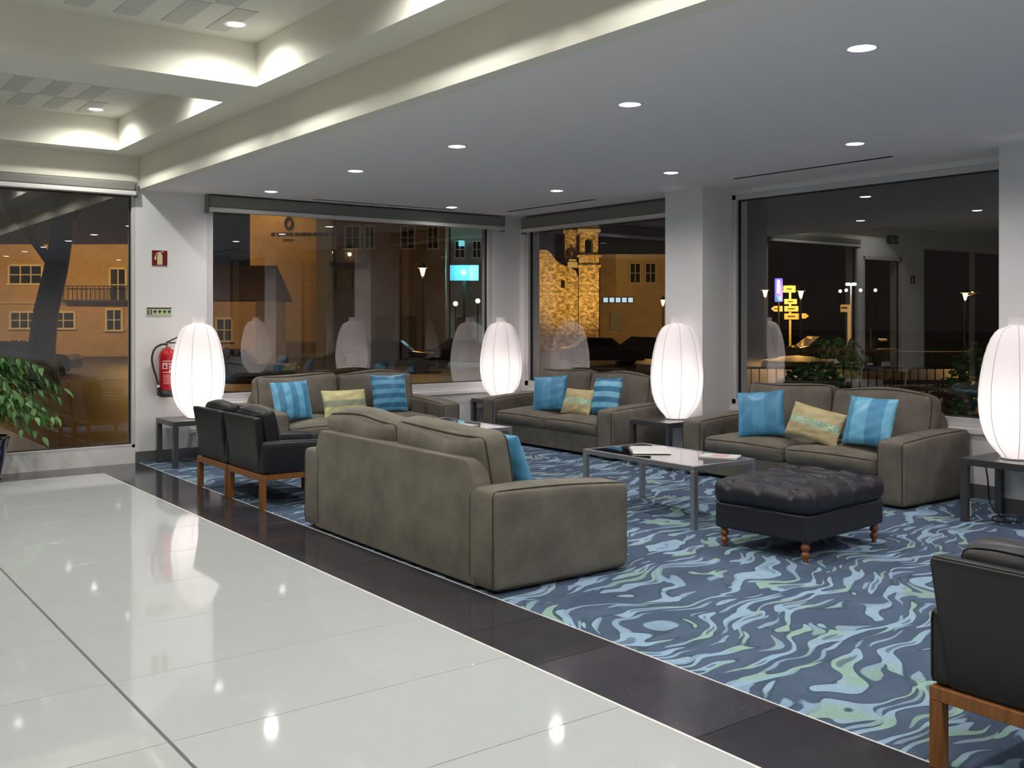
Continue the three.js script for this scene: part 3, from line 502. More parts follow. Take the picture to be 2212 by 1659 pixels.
// cables
tag(part(numbered('power_cable'), tube([[3.7, 0.445, -10.4], [3.72, 0.42, -10.43], [3.74, 0.3, -10.46], [3.8, 0.2, -10.52], [3.79, 0.1, -10.53], [3.82, 0.012, -10.5], [3.7, 0.008, -10.4], [3.55, 0.008, -10.42], [3.5, 0.01, -10.5]], 0.005, 50, 6), M.plastic, scene), 'black lamp cable hanging under the table beside the extinguisher', 'cable');
tag(part(numbered('power_cable'), tube([[7.5, 0.445, -3.75], [7.5, 0.41, -3.93], [7.56, 0.25, -3.96], [7.62, 0.06, -3.97], [7.45, 0.008, -3.8], [7.3, 0.008, -3.66], [7.25, 0.009, -3.75], [7.4, 0.012, -3.82], [7.5, 0.015, -3.7], [7.35, 0.016, -3.6], [7.28, 0.014, -3.7]], 0.006, 80, 6), M.plastic, scene), 'black cable coiled on the carpet under the right-hand lamp table', 'cable');
{
  const g = thing('wall_socket', 'white wall socket with plug under the table beside the extinguisher', 'socket', [3.72, 0.3, ZB]); part('plate', rbx(-0.04, 0.04, -0.04, 0.04, 0, 0.01, 0.004, 1), M.white, g); part('plug', rbx(-0.02, 0.02, -0.03, 0.02, 0.01, 0.05, 0.008, 2), M.white, g);
  const h = thing('power_strip', 'small white power adaptor standing by the right-hand lamp table leg', 'adaptor', [7.3, 0, -3.97], 0.2); part('body', rbx(-0.02, 0.02, 0, 0.11, -0.02, 0.02, 0.006, 2), M.white, h); part('switch', rbx(-0.008, 0.008, 0.07, 0.09, 0.019, 0.024, 0.002, 1), M.red, h);
}

/* ---------- fire extinguisher and signs ---------- */
const cv = (w, h, draw) => { const c = document.createElement('canvas'); c.width = w; c.height = h; draw(c.getContext('2d'), w, h); const t = new THREE.CanvasTexture(c); t.colorSpace = THREE.SRGBColorSpace; return t; };
{
  const g = thing('fire_extinguisher', 'red fire extinguisher with black hose hung on the wall', 'extinguisher', [3.425, 0.675, ZB + 0.1]);
  part('cylinder', lathe([[0, 0.07], [0.088, 0.07], [0.088, 0.42], [0.084, 0.45], [0.068, 0.475], [0.04, 0.492], [0.03, 0.5], [0.03, 0.51], [0, 0.51]], 32), M.red, g);
  part('base_cap', lathe([[0, 0], [0.08, 0], [0.09, 0.01], [0.0905, 0.072], [0, 0.072]], 32), M.plastic, g);
  const lt = cv(256, 256, (c, w, h) => { c.fillStyle = '#b0141c'; c.fillRect(0, 0, w, h); c.fillStyle = '#e9c9c6'; c.fillRect(20, 8, w - 40, 10); c.fillRect(16, 30, 70, 60); c.fillRect(100, 34, 130, 14); c.fillRect(110, 60, 40, 60); c.fillRect(170, 56, 60, 50); c.fillStyle = '#7a0a10'; c.beginPath(); c.moveTo(30, 80); c.lineTo(52, 40); c.lineTo(74, 80); c.fill(); c.fillRect(120, 74, 18, 30); c.fillRect(184, 70, 30, 22); c.fillStyle = '#e9c9c6'; c.fillRect(16, 118, w - 32, 8); for (let i = 0; i < 7; i++) c.fillRect(26, 146 + i * 14, 90 + (i * 37) % 90, 4); });
  const lg = new THREE.CylinderGeometry(0.0888, 0.0888, 0.27, 24, 1, true, -1.1, 2.2); part('label', lg, phy({ map: lt, roughness: 0.3 }), g, [0, 0.25, 0]);
  part('valve', merge([new THREE.CylinderGeometry(0.018, 0.022, 0.05, 14).translate(0, 0.53, 0), new THREE.CylinderGeometry(0.014, 0.014, 0.02, 12).rotateX(Math.PI / 2).translate(0, 0.535, 0.03)]), M.brass, g);
  part('handle', merge([bar([-0.02, 0.555, 0], [0.125, 0.56, 0], 0.009, 0.006), bar([-0.015, 0.56, 0], [0.1, 0.615, 0], 0.009, 0.006)]), M.plastic, g);
  part('hose', tube([[-0.01, 0.545, 0.005], [-0.07, 0.54, 0.01], [-0.135, 0.5, 0.01], [-0.165, 0.41, 0.01], [-0.155, 0.32, 0.01], [-0.12, 0.2, 0.01], [-0.1, 0.11, 0.01]], 0.011, 40, 8), M.plastic, g);
  part('nozzle', bar([-0.1, 0.12, 0.01], [-0.096, 0.015, 0.01], 0.012, 0.018), M.plastic, g); part('nozzle_collar', bar([-0.1, 0.125, 0.01], [-0.101, 0.1, 0.01], 0.015), M.white, g);
  part('wall_bracket', merge([rbx(-0.03, 0.03, 0.2, 0.5, -0.1, -0.088, 0.003, 1), rbx(-0.02, 0.02, 0.46, 0.5, -0.1, -0.03, 0.003, 1)]), M.steel, g);
}
function sign(name, label, cat, pos, w, h, tex, em) {
  const g = thing(name, label, cat, pos); part('plate', rbx(-w / 2, w / 2, -h / 2, h / 2, 0, 0.008, 0.002, 1), M.white, g);
  const f = new THREE.PlaneGeometry(w - 0.006, h - 0.006); part('print', f, std({ map: tex, roughness: 0.4, ...(em ? { emissive: rgb(1, 1, 1), emissiveMap: tex, emissiveIntensity: em } : {}) }), g, [0, 0, 0.0085]);
  return g;
}
sign('extinguisher_sign', 'square dark red sign with pale extinguisher pictogram on the wall', 'sign', [3.37, 2.115, ZB], 0.165, 0.165, cv(128, 128, (c, w) => {
  c.fillStyle = '#6e0a0c'; c.fillRect(0, 0, w, w); c.fillStyle = '#d9cfa4'; c.beginPath(); c.moveTo(44, 120); c.lineTo(44, 44); c.quadraticCurveTo(46, 26, 64, 24); c.quadraticCurveTo(86, 26, 88, 44); c.lineTo(88, 120); c.fill(); c.fillRect(56, 12, 18, 14); c.strokeStyle = '#d9cfa4'; c.lineWidth = 7; c.beginPath(); c.moveTo(60, 18); c.quadraticCurveTo(30, 20, 30, 60); c.stroke(); c.beginPath(); c.moveTo(70, 16); c.lineTo(100, 8); c.stroke(); c.beginPath(); c.ellipse(29, 66, 9, 15, 0, 0, 7); c.fill();
}));
sign('instruction_plate', 'narrow pale green plate with a row of pictograms on the wall', 'sign', [3.365, 1.558, ZB], 0.26, 0.09, cv(256, 96, (c, w, h) => {
  c.fillStyle = '#b9c79c'; c.fillRect(0, 0, w, h); c.fillStyle = '#3c4636'; c.fillRect(0, 0, w, 18); c.fillStyle = '#5d4c3a'; c.fillRect(4, 28, 50, 56); c.fillStyle = '#c9bfa2'; c.fillRect(22, 34, 14, 44); c.fillStyle = '#20301e'; for (let k = 0; k < 4; k++) { c.beginPath(); c.ellipse(84 + k * 50, 48, 15, 14, 0, 0, 7); c.fill(); c.fillRect(80 + k * 50, 58, 8, 14); c.fillRect(90 + k * 50, 36, 12, 5); }
}));
sign('exit_sign', 'green exit pictogram sign above the glass door', 'sign', [-0.45, 2.93, ZB], 0.36, 0.16, cv(256, 112, (c, w, h) => { c.fillStyle = '#0c5a32'; c.fillRect(0, 0, w, h); c.fillStyle = '#cfe6d4'; c.fillRect(150, 18, 46, 76); c.fillStyle = '#0c5a32'; c.fillRect(160, 28, 26, 66); c.fillStyle = '#cfe6d4'; c.beginPath(); c.arc(112, 28, 10, 0, 7); c.fill(); c.lineWidth = 12; c.strokeStyle = '#cfe6d4'; c.beginPath(); c.moveTo(110, 40); c.lineTo(100, 66); c.lineTo(122, 78); c.lineTo(116, 98); c.moveTo(100, 66); c.lineTo(80, 92); c.moveTo(88, 52); c.lineTo(130, 54); c.stroke(); c.beginPath(); c.moveTo(18, 56); c.lineTo(48, 34); c.lineTo(48, 78); c.fillStyle = '#cfe6d4'; c.fill(); }));
sign('extinguisher_sign', 'square red sign on the lobby pier left of the exit door', 'sign', [-1.12, 2.2, ZB], 0.16, 0.16, cv(64, 64, (c) => { c.fillStyle = '#6e0a0c'; c.fillRect(0, 0, 64, 64); c.fillStyle = '#d9cfa4'; c.fillRect(24, 14, 18, 42); }));

/* ---------- potted weeping fig ---------- */
{
  seed(77);
  const g = thing('potted_fig', 'weeping fig with drooping leaves in a dark blue glazed pot', 'plant', [1.65, 0, -10.22]);
  part('pot', lathe([[0, 0.0], [0.14, 0.0], [0.165, 0.012], [0.17, 0.03], [0.155, 0.045], [0.175, 0.12], [0.2, 0.22], [0.215, 0.32], [0.222, 0.375], [0.235, 0.385], [0.235, 0.41], [0.212, 0.412], [0.2, 0.37], [0, 0.36]], 40), M.pot, g);
  part('soil', lathe([[0, 0.375], [0.1, 0.372], [0.202, 0.365]], 24), M.soil, g);
  part('trunk', tube([[0, 0.36, 0], [0.015, 0.55, 0.01], [-0.012, 0.8, -0.01], [0.01, 1.08, 0]], 0.02, 16, 8), M.bark, g);
  const leafGeo = [0, 1, 2].map((k) => { const L = 0.085 + 0.012 * k, W = 0.034 + 0.004 * k, pos = [], idx = []; const n = 5; for (let i = 0; i <= n; i++) { const t = i / n, w = W * Math.sin(Math.PI * Math.pow(t, 0.75)) * (1 - 0.25 * t) * 0.62, y = -0.03 * t * t - 0.004 * k * t; pos.push(-w, y + 0.006 * Math.abs(w) / W, t * L, 0, y - 0.003, t * L, w, y + 0.006 * Math.abs(w) / W, t * L); if (i < n) { const o = i * 3; idx.push(o, o + 3, o + 1, o + 1, o + 3, o + 4, o + 1, o + 4, o + 2, o + 2, o + 4, o + 5); } } const b = new THREE.BufferGeometry(); b.setAttribute('position', new THREE.Float32BufferAttribute(pos, 3)); b.setIndex(idx); b.computeVertexNormals(); return b; });
  let n = 0, leaves = 0;
  const rest = [];
  for (let b = 0; b < 52; b++) {
    const a = b % 2 ? 0.5 + rr(-1.2, 1.2) : b * 2.399 + rr(-0.3, 0.3), y0 = rr(0.6, 1.12), R = rr(0.32, 0.76) * (y0 > 0.85 ? 0.85 : 1), up = rr(0.0, 0.16), drop = rr(0.1, 0.4), pts = [];
    for (let i = 0; i <= 6; i++) { const t = i / 6; pts.push(new THREE.Vector3(Math.cos(a) * R * t, y0 + up * Math.sin(t * 1.9) - drop * t * t, Math.sin(a) * R * t * 0.9)); }
    const z = pts[6]; if (z.y < 0.42) pts.forEach((p, i) => { p.y += (0.42 - z.y + 0.001) * (i / 6); });
    part('branch', tube(pts, 0.004, 10, 5), M.bark, g);
    const c = new THREE.CatmullRomCurve3(pts);
    for (let k = 0; k < 13; k++, n++) {
      const t = 0.22 + 0.78 * k / 12, p = c.getPoint(Math.min(1, t)), own = n < 680 && Math.cos(a) > -0.15 && t > 0.3 && leaves < 300, m = new THREE.Mesh(leafGeo[n % 3], n % 5 < 2 ? M.leafB : M.leafA); m.name = 'leaf'; m.position.copy(p);
      m.rotation.order = 'YXZ'; m.rotation.set(rr(0.35, 1.2), -a + Math.PI / 2 + (k % 2 ? 1 : -1) * rr(0.2, 1.1), rr(-0.4, 0.4)); m.scale.setScalar(rr(0.85, 1.25)); if (own) { g.add(m); leaves++; } else { m.updateMatrix(); rest.push(m.geometry.clone().applyMatrix4(m.matrix)); }
    }
  }
  part('inner_leaves', merge(rest), M.leafA, g).userData.kind = 'stuff';
}

/* ---------- the town outside, at street level one metre below the room ---------- */
const ST = -1.0, sY = Math.sin(YAW), cY = Math.cos(YAW);
const town = (x, D, y = ST) => [sY * D + cY * x, y, -cY * D + sY * x];
const OUT = {
  road: std({ map: rep(roadTex, 0.25), roughness: 0.55 }),
  paving: std({ map: rep(roadTex, 0.6), color: rgb(1.3, 1.25, 1.15), roughness: 0.5 }),
  ochre: std({ map: rep(plasterTex, 0.3), color: rgb(0.8, 0.62, 0.32), roughness: 0.9 }),
  buff: std({ map: rep(plasterTex, 0.3), color: rgb(0.72, 0.56, 0.38), roughness: 0.9 }),
  brown: std({ map: rep(plasterTex, 0.3), color: rgb(0.42, 0.33, 0.25), roughness: 0.9 }),
  pale: std({ map: rep(plasterTex, 0.3), color: rgb(0.62, 0.66, 0.6), roughness: 0.9 }),
  stone: std({ map: rep(stoneTex, 0.35), roughness: 0.95 }),
  trimStone: std({ color: rgb(0.5, 0.46, 0.38), roughness: 0.9 }),
  roofTile: std({ map: rep(plasterTex, 2), color: rgb(0.16, 0.1, 0.085), roughness: 0.9 }),
  slate: std({ color: rgb(0.07, 0.06, 0.07), roughness: 0.8 }),
  frame: std({ color: rgb(0.7, 0.68, 0.62), roughness: 0.6 }),
  pane: phy({ color: rgb(0.015, 0.016, 0.02), roughness: 0.12 }),
  litPane: std({ color: rgb(0.6, 0.5, 0.4), emissive: rgb(1, 0.62, 0.3), emissiveIntensity: 0.5 }),
  coolPane: std({ color: rgb(0.6, 0.7, 0.7), emissive: rgb(0.55, 0.85, 1), emissiveIntensity: 0.85 }),
  door: std({ color: rgb(0.1, 0.06, 0.04), roughness: 0.7 }),
  iron: std({ color: rgb(0.03, 0.03, 0.03), roughness: 0.6, metalness: 0.3 }),
  sodium: std({ color: rgb(1, 0.8, 0.5), emissive: rgb(1, 0.66, 0.22), emissiveIntensity: 9 }),
  coolLamp: std({ color: rgb(1, 1, 1), emissive: rgb(0.85, 0.95, 1), emissiveIntensity: 7 }),
  warmDot: std({ color: rgb(1, 0.8, 0.6), emissive: rgb(1, 0.72, 0.42), emissiveIntensity: 3.5 }),
  blueSign: std({ color: rgb(0.1, 0.1, 0.4), emissive: rgb(0.22, 0.16, 1), emissiveIntensity: 1.3 }),
  blueBoard: std({ color: rgb(0.1, 0.3, 0.6), emissive: rgb(0.06, 0.3, 0.85), emissiveIntensity: 0.9 }),
  cyanBoard: std({ color: rgb(0.3, 0.7, 0.8), emissive: rgb(0.2, 0.75, 0.85), emissiveIntensity: 0.85 }),
  tealDot: std({ color: rgb(0.1, 0.6, 0.5), emissive: rgb(0.05, 0.7, 0.55), emissiveIntensity: 1 }),
  carBody: phy({ color: rgb(0.05, 0.05, 0.06), roughness: 0.25, clearcoat: 1 }),
  carPale: phy({ color: rgb(0.4, 0.4, 0.42), roughness: 0.25, clearcoat: 1 }),
  tyre: std({ color: rgb(0.015, 0.015, 0.015), roughness: 0.9 }),
  tailLamp: std({ color: rgb(0.4, 0.02, 0.02), roughness: 0.3 }),
  yellowSign: std({ color: rgb(0.75, 0.62, 0.25), roughness: 0.5 }),
  bushA: phy({ color: rgb(0.05, 0.13, 0.03), roughness: 0.5, transmission: 0.2, thickness: 0 }),
};
function pointAt(parent, pos, col, cd, r = 3) { const p = new THREE.PointLight(col, cd, 0, 2); p.position.set(...pos); p.shadow.radius = r; p.castShadow = true; p.name = 'lamp_light'; parent.add(p); return p; }
tag(part('ground', (() => { const g = new THREE.BoxGeometry(260, 0.4, 260); g.translate(40, ST - 0.2, -60); return boxUV(g); })(), OUT.road, scene), 'dark wet road and square outside the windows', 'ground', null, 'structure');
tag(part('pavement', (() => { const g = wallParts([[-20, 13.5, ST, ST + 0.12, -15.5, ZB - T0], [XR + T0, 13.5, ST, ST + 0.12, ZB - T0, 12]]); return g; })(), OUT.paving, scene), 'paved strip outside along the hotel windows', 'pavement', null, 'structure');
tag(part('plinth', wallParts([[XL - T0, XR + T0, ST, -0.3, ZB - T0, ZF + T0]]), M.wall, scene), 'plinth carrying the building above the street', 'plinth', null, 'structure');

function building(name, label, x0, x1, D, h, depth, mat, roof) {          // facade centre on the street, facing the hotel
  const g = thing(name, label, 'building', town((x0 + x1) / 2, D), -YAW), w = x1 - x0;
  part('wall', bx(-w / 2, w / 2, 0, h, -depth, 0), mat, g);
  if (roof === 'tile') { const s = new THREE.Shape(); s.moveTo(0.5, 0); s.lineTo(-depth - 0.5, 0); s.lineTo(-depth / 2, depth * 0.28); s.closePath(); const e = new THREE.ExtrudeGeometry(s, { depth: w + 0.6, bevelEnabled: false }); e.rotateY(-Math.PI / 2); e.translate(w / 2 + 0.3, h, 0); part('roof', boxUV(e), OUT.roofTile, g); } else part('cornice', bx(-w / 2 - 0.15, w / 2 + 0.15, h - 0.1, h + 0.25, -depth, 0.25), OUT.trimStone, g);
  return { g, c: (x0 + x1) / 2 };
}
function pane(b, x0, x1, y0, y1, o = {}) {                                 // town x and height above the room floor
  const a = x0 - b.c, e = x1 - b.c, lo = y0 - ST, hi = y1 - ST, w = e - a, t = Math.min(0.12, w * 0.14), bars = [];
  bars.push(bx(a - t, a, lo - t, hi + t, 0, 0.1), bx(e, e + t, lo - t, hi + t, 0, 0.1), bx(a - t, e + t, hi, hi + t, 0, 0.1), bx(a - t * 1.6, e + t * 1.6, lo - t, lo, 0, 0.16));
  const n = o.n ?? 2; for (let i = 1; i < n; i++) bars.push(bx(a + w * i / n - 0.035, a + w * i / n + 0.035, lo, hi, 0.02, 0.06));
  const m = o.m ?? 2; for (let i = 1; i < m; i++) bars.push(bx(a, e, lo + (hi - lo) * i / m - 0.03, lo + (hi - lo) * i / m + 0.03, 0.02, 0.06));
  const f = part('window', merge(bars), o.frame ?? OUT.frame, b.g); part('pane', bx(a, e, lo, hi, 0.005, 0.03), o.mat ?? OUT.pane, f);
}
function railing(b, x0, x1, y0, y1) { const l = [bx(x0 - b.c, x1 - b.c, y1 - ST - 0.06, y1 - ST, 0.75, 0.83), bx(x0 - b.c, x1 - b.c, y0 - ST - 0.14, y0 - ST, 0, 0.85)]; for (let x = x0; x <= x1; x += 0.28) l.push(bx(x - b.c - 0.025, x - b.c + 0.025, y0 - ST, y1 - ST, 0.77, 0.81)); part('balcony', merge(l), OUT.iron, b.g); }
// ochre house seen through the lobby window
{
  const b = building('ochre_house', 'two-storey ochre house with white sash windows across the square', (-40.288), (-22.887), 64, (6.130)+1, 9, OUT.ochre, 'tile');
  for (const [p, q, y0, y1, n] of [[(-31.971), (-29.965), (3.653), (4.744), 3], [(-25.541), (-24.627), (2.591), (4.538), 2], [(-35.274), (-33.799), (2.591), (4.538), 2], [(-31.882), (-30.260), (0.822), (1.765), 3], [(-29.228), (-27.900), (0.822), (1.765), 2], [(-25.777), (-24.892), (0.704), (1.942), 2]]) pane(b, p, q, y0, y1, { n });
  railing(b, (-28.490), (-23.771), (2.591), (3.476));
  part('string_course', bx((-40.288)-((-40.288)+(-22.887))/2, (-22.887)-((-40.288)+(-22.887))/2, (2.355)+1, (2.473)+1, 0, 0.12), OUT.trimStone, b.g);
}
// low tiled house and tall buff building behind the far sofa
{
  const b = building('low_house', 'low orange house with tiled eaves seen behind the far sofa', (-18.476), (-13.276), 52, (2.387)+1, 7, OUT.buff, 'tile');
  pane(b, (-15.241), (-14.522), (0.302), (1.380), { n: 2 });
  const c = building('tall_buff_building', 'tall buff building carrying a dark emblem and name line on its wall', (-16.171), (-12.086), 62, (11.071)+1, 12, OUT.buff);
  const em = new THREE.TorusGeometry(0.26, 0.085, 8, 20); em.scale(0.8, 1.25, 1); em.translate((-13.771)-c.c, (7.271)+1, 0.06); part('emblem', em, OUT.iron, c.g);
  const bars = []; for (let i = 0; i < 11; i++) bars.push(bx((-14.857)-c.c + i * 0.37, (-14.857)-c.c + i * 0.37 + 0.24 + 0.04 * (i % 3), (6.500)+1, (6.700)+1, 0, 0.07)); part('name_line', merge(bars), OUT.iron, c.g);
  const wl = part('wall_lantern', lathe([[0.05, -0.2], [0.14, 0.1], [0, 0.14]], 8), OUT.sodium, c.g, [(-14.457)-c.c, (8.786)+1, 1.6]); part('bracket', bar([0, 0.14, 0], [0, 0.25, -1.6], 0.03), OUT.iron, wl); pointAt(wl, [0, 0, 0], SODIUM, 9);
  part('small_line', bx((-14.143)-c.c, (-13.486)-c.c, (6.214)+1, (6.300)+1, 0, 0.06), OUT.iron, c.g);
  const d = building('brown_apartment_house', 'dark brown apartment house with shuttered windows above a shop canopy', -12.0, (-4.512), 68, (11.058)+1, 12, OUT.brown);
  for (const [p, q] of [[692, 722], [748, 776], [790, 807], [868, 894], [925, 945]].map(([p, q]) => [(p - 1106) * 68 / 2170, (q - 1106) * 68 / 2170])) { pane(d, p, q, (6.169), (7.611), { n: 2, frame: OUT.trimStone }); pane(d, p, q, (9.177), (10.431), { n: 2, frame: OUT.trimStone }); }
  part('canopy', bx((-12.911)-d.c, (-9.589)-d.c, (4.790)+1, (5.104)+1, 0, 1.2), OUT.slate, d.g);
  const sh = part('shopfront', bx((-12.911)-d.c, (-9.589)-d.c, (3.412)+1, (4.665)+1, 0, 0.08), OUT.pale, d.g);
  for (const px of [(-11.908), (-10.780)]) part('shop_mullion', bx(px - d.c - 0.06, px - d.c + 0.06, (3.412)+1, (4.665)+1, 0.08, 0.14), OUT.slate, sh);
  for (const [x, y] of [[(-12.190), (5.856)], [(-10.936), (5.730)]]) { const s = new THREE.SphereGeometry(0.13, 10, 8); part('wall_lamp', s, OUT.warmDot, d.g, [x - d.c, y + 1, 0.35]); }
  for (const [p, q] of [[700, 740], [812, 850], [868, 900]].map(([p, q]) => [(p - 1106) * 68 / 2170, (q - 1106) * 68 / 2170])) part('door', bx(p - d.c, q - d.c, 0, 2.6, 0, 0.06), OUT.door, d.g);
  const e = building('pale_corner_building', 'pale green-lit corner building behind the blue illuminated board', -4.4, 1.78, 72, (9.629)+1, 12, OUT.pale);
  pane(e, (-4.048), (-3.418), (5.780), (6.908), { n: 2 }); pane(e, (-2.787), (-2.256), (5.780), (6.908), { n: 2 });
  part('lit_box', bx((-3.816)-e.c, (-3.418)-e.c, (6.576)+1, (6.975)+1, 0.1, 0.3), OUT.cyanBoard, e.g);
  part('door', bx((-4.015)-e.c, (-3.351)-e.c, 0, 2.5, 0, 0.06), OUT.door, e.g);
  const bb = thing('illuminated_board', 'blue and cyan illuminated board on a post by the corner building', 'sign', town((-3.275), 69), -YAW);
  const H = (4.012)+1, W = 0.98; part('post', bx(-0.1, 0.1, 0, H, -0.1, 0.1), OUT.iron, bb); part('blue_panel', bx(-W, 0.35, H, H + 1.05, -0.12, 0.12), OUT.blueBoard, bb); part('cyan_panel', bx(0.35, W, H, H + 1.05, -0.12, 0.12), OUT.cyanBoard, bb);
  const sp = new THREE.SphereGeometry(0.16, 12, 8); part('bright_disc', sp, OUT.coolLamp, bb, [-0.05, H + 0.55, 0.12]); pointAt(bb, [0, H + 0.6, 0.9], rgb(0.3, 0.85, 0.8), 14);
}
// floodlit church
{
  const D = 74, x0 = (2.114), g = thing('church', 'floodlit stone church with bell tower seen through the corner window', 'church', town((4.570), D), -YAW), c = (4.570), k = 74 / 2170;
  const L = (px) => (px - 1240) * k, U = (py) => 1.5 - (py - 685) * k - ST;
  part('nave', (() => { const s = new THREE.Shape(); s.moveTo(L(1160), 0); s.lineTo(L(1249), 0); s.lineTo(L(1249), U(598)); s.lineTo(L(1243), U(584)); s.lineTo(L(1232), U(578)); s.quadraticCurveTo(L(1208), U(572), L(1196), U(556)); s.quadraticCurveTo(L(1186), U(540), L(1178), U(540)); s.lineTo(L(1160), U(540)); s.closePath(); return boxUV(new THREE.ExtrudeGeometry(s, { depth: 6, bevelEnabled: false }).translate(0, 0, -6)); })(), OUT.stone, g);
  part('pinnacle', merge([bx(L(1226), L(1248), U(578), U(566), -1.2, 0.1), bx(L(1229), L(1245), U(566), U(560), -1, 0), new THREE.ConeGeometry(0.28, 0.7, 4).translate(L(1237), U(552), -0.5)]), OUT.trimStone, g);
  part('slit_window', bx(L(1212), L(1220), U(622), U(606), 0, 0.05), OUT.pane, g);
  const tw = part('tower', merge([bx(L(1250), L(1293), 0, U(578), -2, 0.4), bx(L(1247), L(1296), U(578), U(573), -2.2, 0.6), bx(L(1250), L(1293), U(573), U(556), -2, 0.4), bx(L(1246), L(1297), U(556), U(552), -2.2, 0.6)]), OUT.stone, g);
  const arch = (() => { const s = new THREE.Shape(); const a = L(1252), b = L(1291), y0 = U(552), y1 = U(502); s.moveTo(a, y0); s.lineTo(b, y0); s.lineTo(b, y1); s.lineTo(a, y1); s.closePath(); const h = new THREE.Path(), m = (a + b) / 2, r = 0.3; h.moveTo(m - r, y0 + 0.15); h.lineTo(m - r, y0 + 0.95); h.absarc(m, y0 + 0.95, r, Math.PI, 0, true); h.lineTo(m + r, y0 + 0.15); h.closePath(); s.holes.push(h); return boxUV(new THREE.ExtrudeGeometry(s, { depth: 0.35, bevelEnabled: false })); })();
  part('belfry', merge([arch.clone().translate(0, 0, 0), arch.clone().translate(0, 0, -1.6)]), OUT.stone, g);
  part('belfry_cornice', merge([bx(L(1247), L(1296), U(502), U(496), -1.8, 0.6), bx(L(1250), L(1293), U(496), U(470), -1.6, 0.3)]), OUT.trimStone, g);
  part('bell', lathe([[0.02, 0.5], [0.1, 0.46], [0.13, 0.3], [0.2, 0.08], [0.24, 0]], 16).translate(L(1271.5), U(552) + 0.5, -0.6), OUT.iron, g);
  part('old_tower', merge([bx(L(1222), L(1249), U(566), U(480), -3.2, -1.2), bx(L(1219), L(1251), U(500), U(494), -3.4, -1.0), bx(L(1222), L(1249), U(480), U(440), -3.2, -1.2)]), OUT.stone, g);
  const f = thing('floodlight', 'ground floodlight shining up at the church front', 'floodlight', town((4.745), 66), -YAW); part('housing', bx(-0.25, 0.25, 0.1, 0.5, -0.15, 0.2), OUT.iron, f); part('lens', bx(-0.2, 0.2, 0.15, 0.45, -0.17, -0.15), OUT.sodium, f);
  const s = new THREE.SpotLight(rgb(1, 0.62, 0.18), 300, 0, 0.62, 0.8, 2); s.position.set(0, 0.7, -0.3); s.target.position.set(-0.6, 6.2, -8); s.castShadow = true; s.name = 'flood_beam'; s.target.name = 'flood_target'; f.add(s); f.add(s.target);
  const q = building('olive_market_hall', 'long olive market hall with a strip of lit windows right of the church', (7.355), (13.703), 84, (6.494)+1, 10, OUT.ochre);
  for (let i = 0; i < 5; i++) pane(q, (7.626) + i * 0.52, (7.626) + i * 0.52 + 0.4, (2.739), (3.126), { n: 1, m: 1, mat: OUT.coolPane, frame: OUT.slate });
  part('notice_board', bx((8.206)-q.c, (9.135)-q.c, (0.455)+1, (1.848)+1, 0.0, 0.15), OUT.pale, q.g);
  pane(q, (9.910), (10.684), (4.403), (5.952), { n: 2, frame: OUT.trimStone }); pane(q, (11.187), (11.961), (4.403), (5.952), { n: 2, frame: OUT.trimStone });
}
// street lamps
function streetLamp(label, x, D, yHead, o = {}) {
  const g = thing('street_lamp', label, 'lamp post', town(x, D), -YAW, 'old-style street lamps'), H = yHead - ST;
  part('post', merge([lathe([[0, 0], [0.16, 0], [0.16, 0.25], [0.09, 0.4], [0.06, 0.6], [0.045, H - 0.35], [0, H - 0.3]], 12)]), OUT.iron, g);
  part('lantern', lathe([[0.06, -0.26], [0.15, 0.12], [0.15, 0.14], [0, 0.14]], 8).translate(0, H, 0), OUT.sodium, g);
  part('lantern_cap', lathe([[0.26, 0.14], [0.2, 0.22], [0.06, 0.34], [0.02, 0.45], [0, 0.46]], 10).translate(0, H, 0), OUT.iron, g);
  if (o.arm) part('arm', merge([bar([0, H - 0.1, 0], [0.9, H + 0.2, 0], 0.04), bx(0.4, 1.0, H + 0.15, H + 0.22, -0.15, 0.15)]), OUT.iron, g);
  pointAt(g, [0, H, 0], SODIUM, o.cd ?? 40);
  return g;
}
streetLamp('glowing street lamp beside the blue pharmacy-style sign, left of the two', (15.124), 60, (2.965));
streetLamp('glowing street lamp just right of the direction boards', (16.103), 56, (2.816), { cd: 45 });
streetLamp('glowing street lamp standing alone at the right of the square', (26.167), 58, (2.756), { arm: true, cd: 60 });
streetLamp('street lamp by the market hall beside the column', (10.817), 72, (2.595), { cd: 70 });
streetLamp('street lamp in front of the ochre house, left of the tree', (-30.090), 56, (4.726), { cd: 105 });
streetLamp('street lamp lighting the end of the ochre house near the window frame', (-21.171), 57, (4.783), { cd: 85 });
streetLamp('street lamp by the low orange house behind the far sofa', (-14.118), 46, (3.302), { cd: 40 });
streetLamp('dark-posted street lamp in front of the brown apartment house', (-4.447), 50, (3.804), { cd: 22 });
for (const [x, y, D, l] of [[(-4.498), (2.569), 66, 'small warm light by the corner building, leftmost of three'], [(-2.728), (2.790), 66, 'small warm light by the corner building, middle of three'], [(-1.991), (2.680), 66, 'small warm light by the corner building, rightmost of three'], [(31.039), (3.952), 95, 'distant warm light left of the twin-headed mast'], [(31.608), (4.039), 95, 'distant warm light close to the twin-headed mast'], [(32.965), (4.039), 95, 'distant warm light right of the twin-headed mast'], [(34.366), (4.039), 95, 'distant warm light farthest right of the twin-headed mast']]) {
  const g = thing('distant_lamp', l, 'lamp', town(x * D / (D === 66 ? 80 : 95), D)); const H = (D === 66 ? 1.5 + (y - 1.5) * 66 / 80 : y) - ST; part('pole', bar([0, 0, 0], [0, H, 0], 0.05), OUT.iron, g); part('globe', new THREE.SphereGeometry(0.16, 10, 8), OUT.warmDot, g, [0, H, 0]);
}
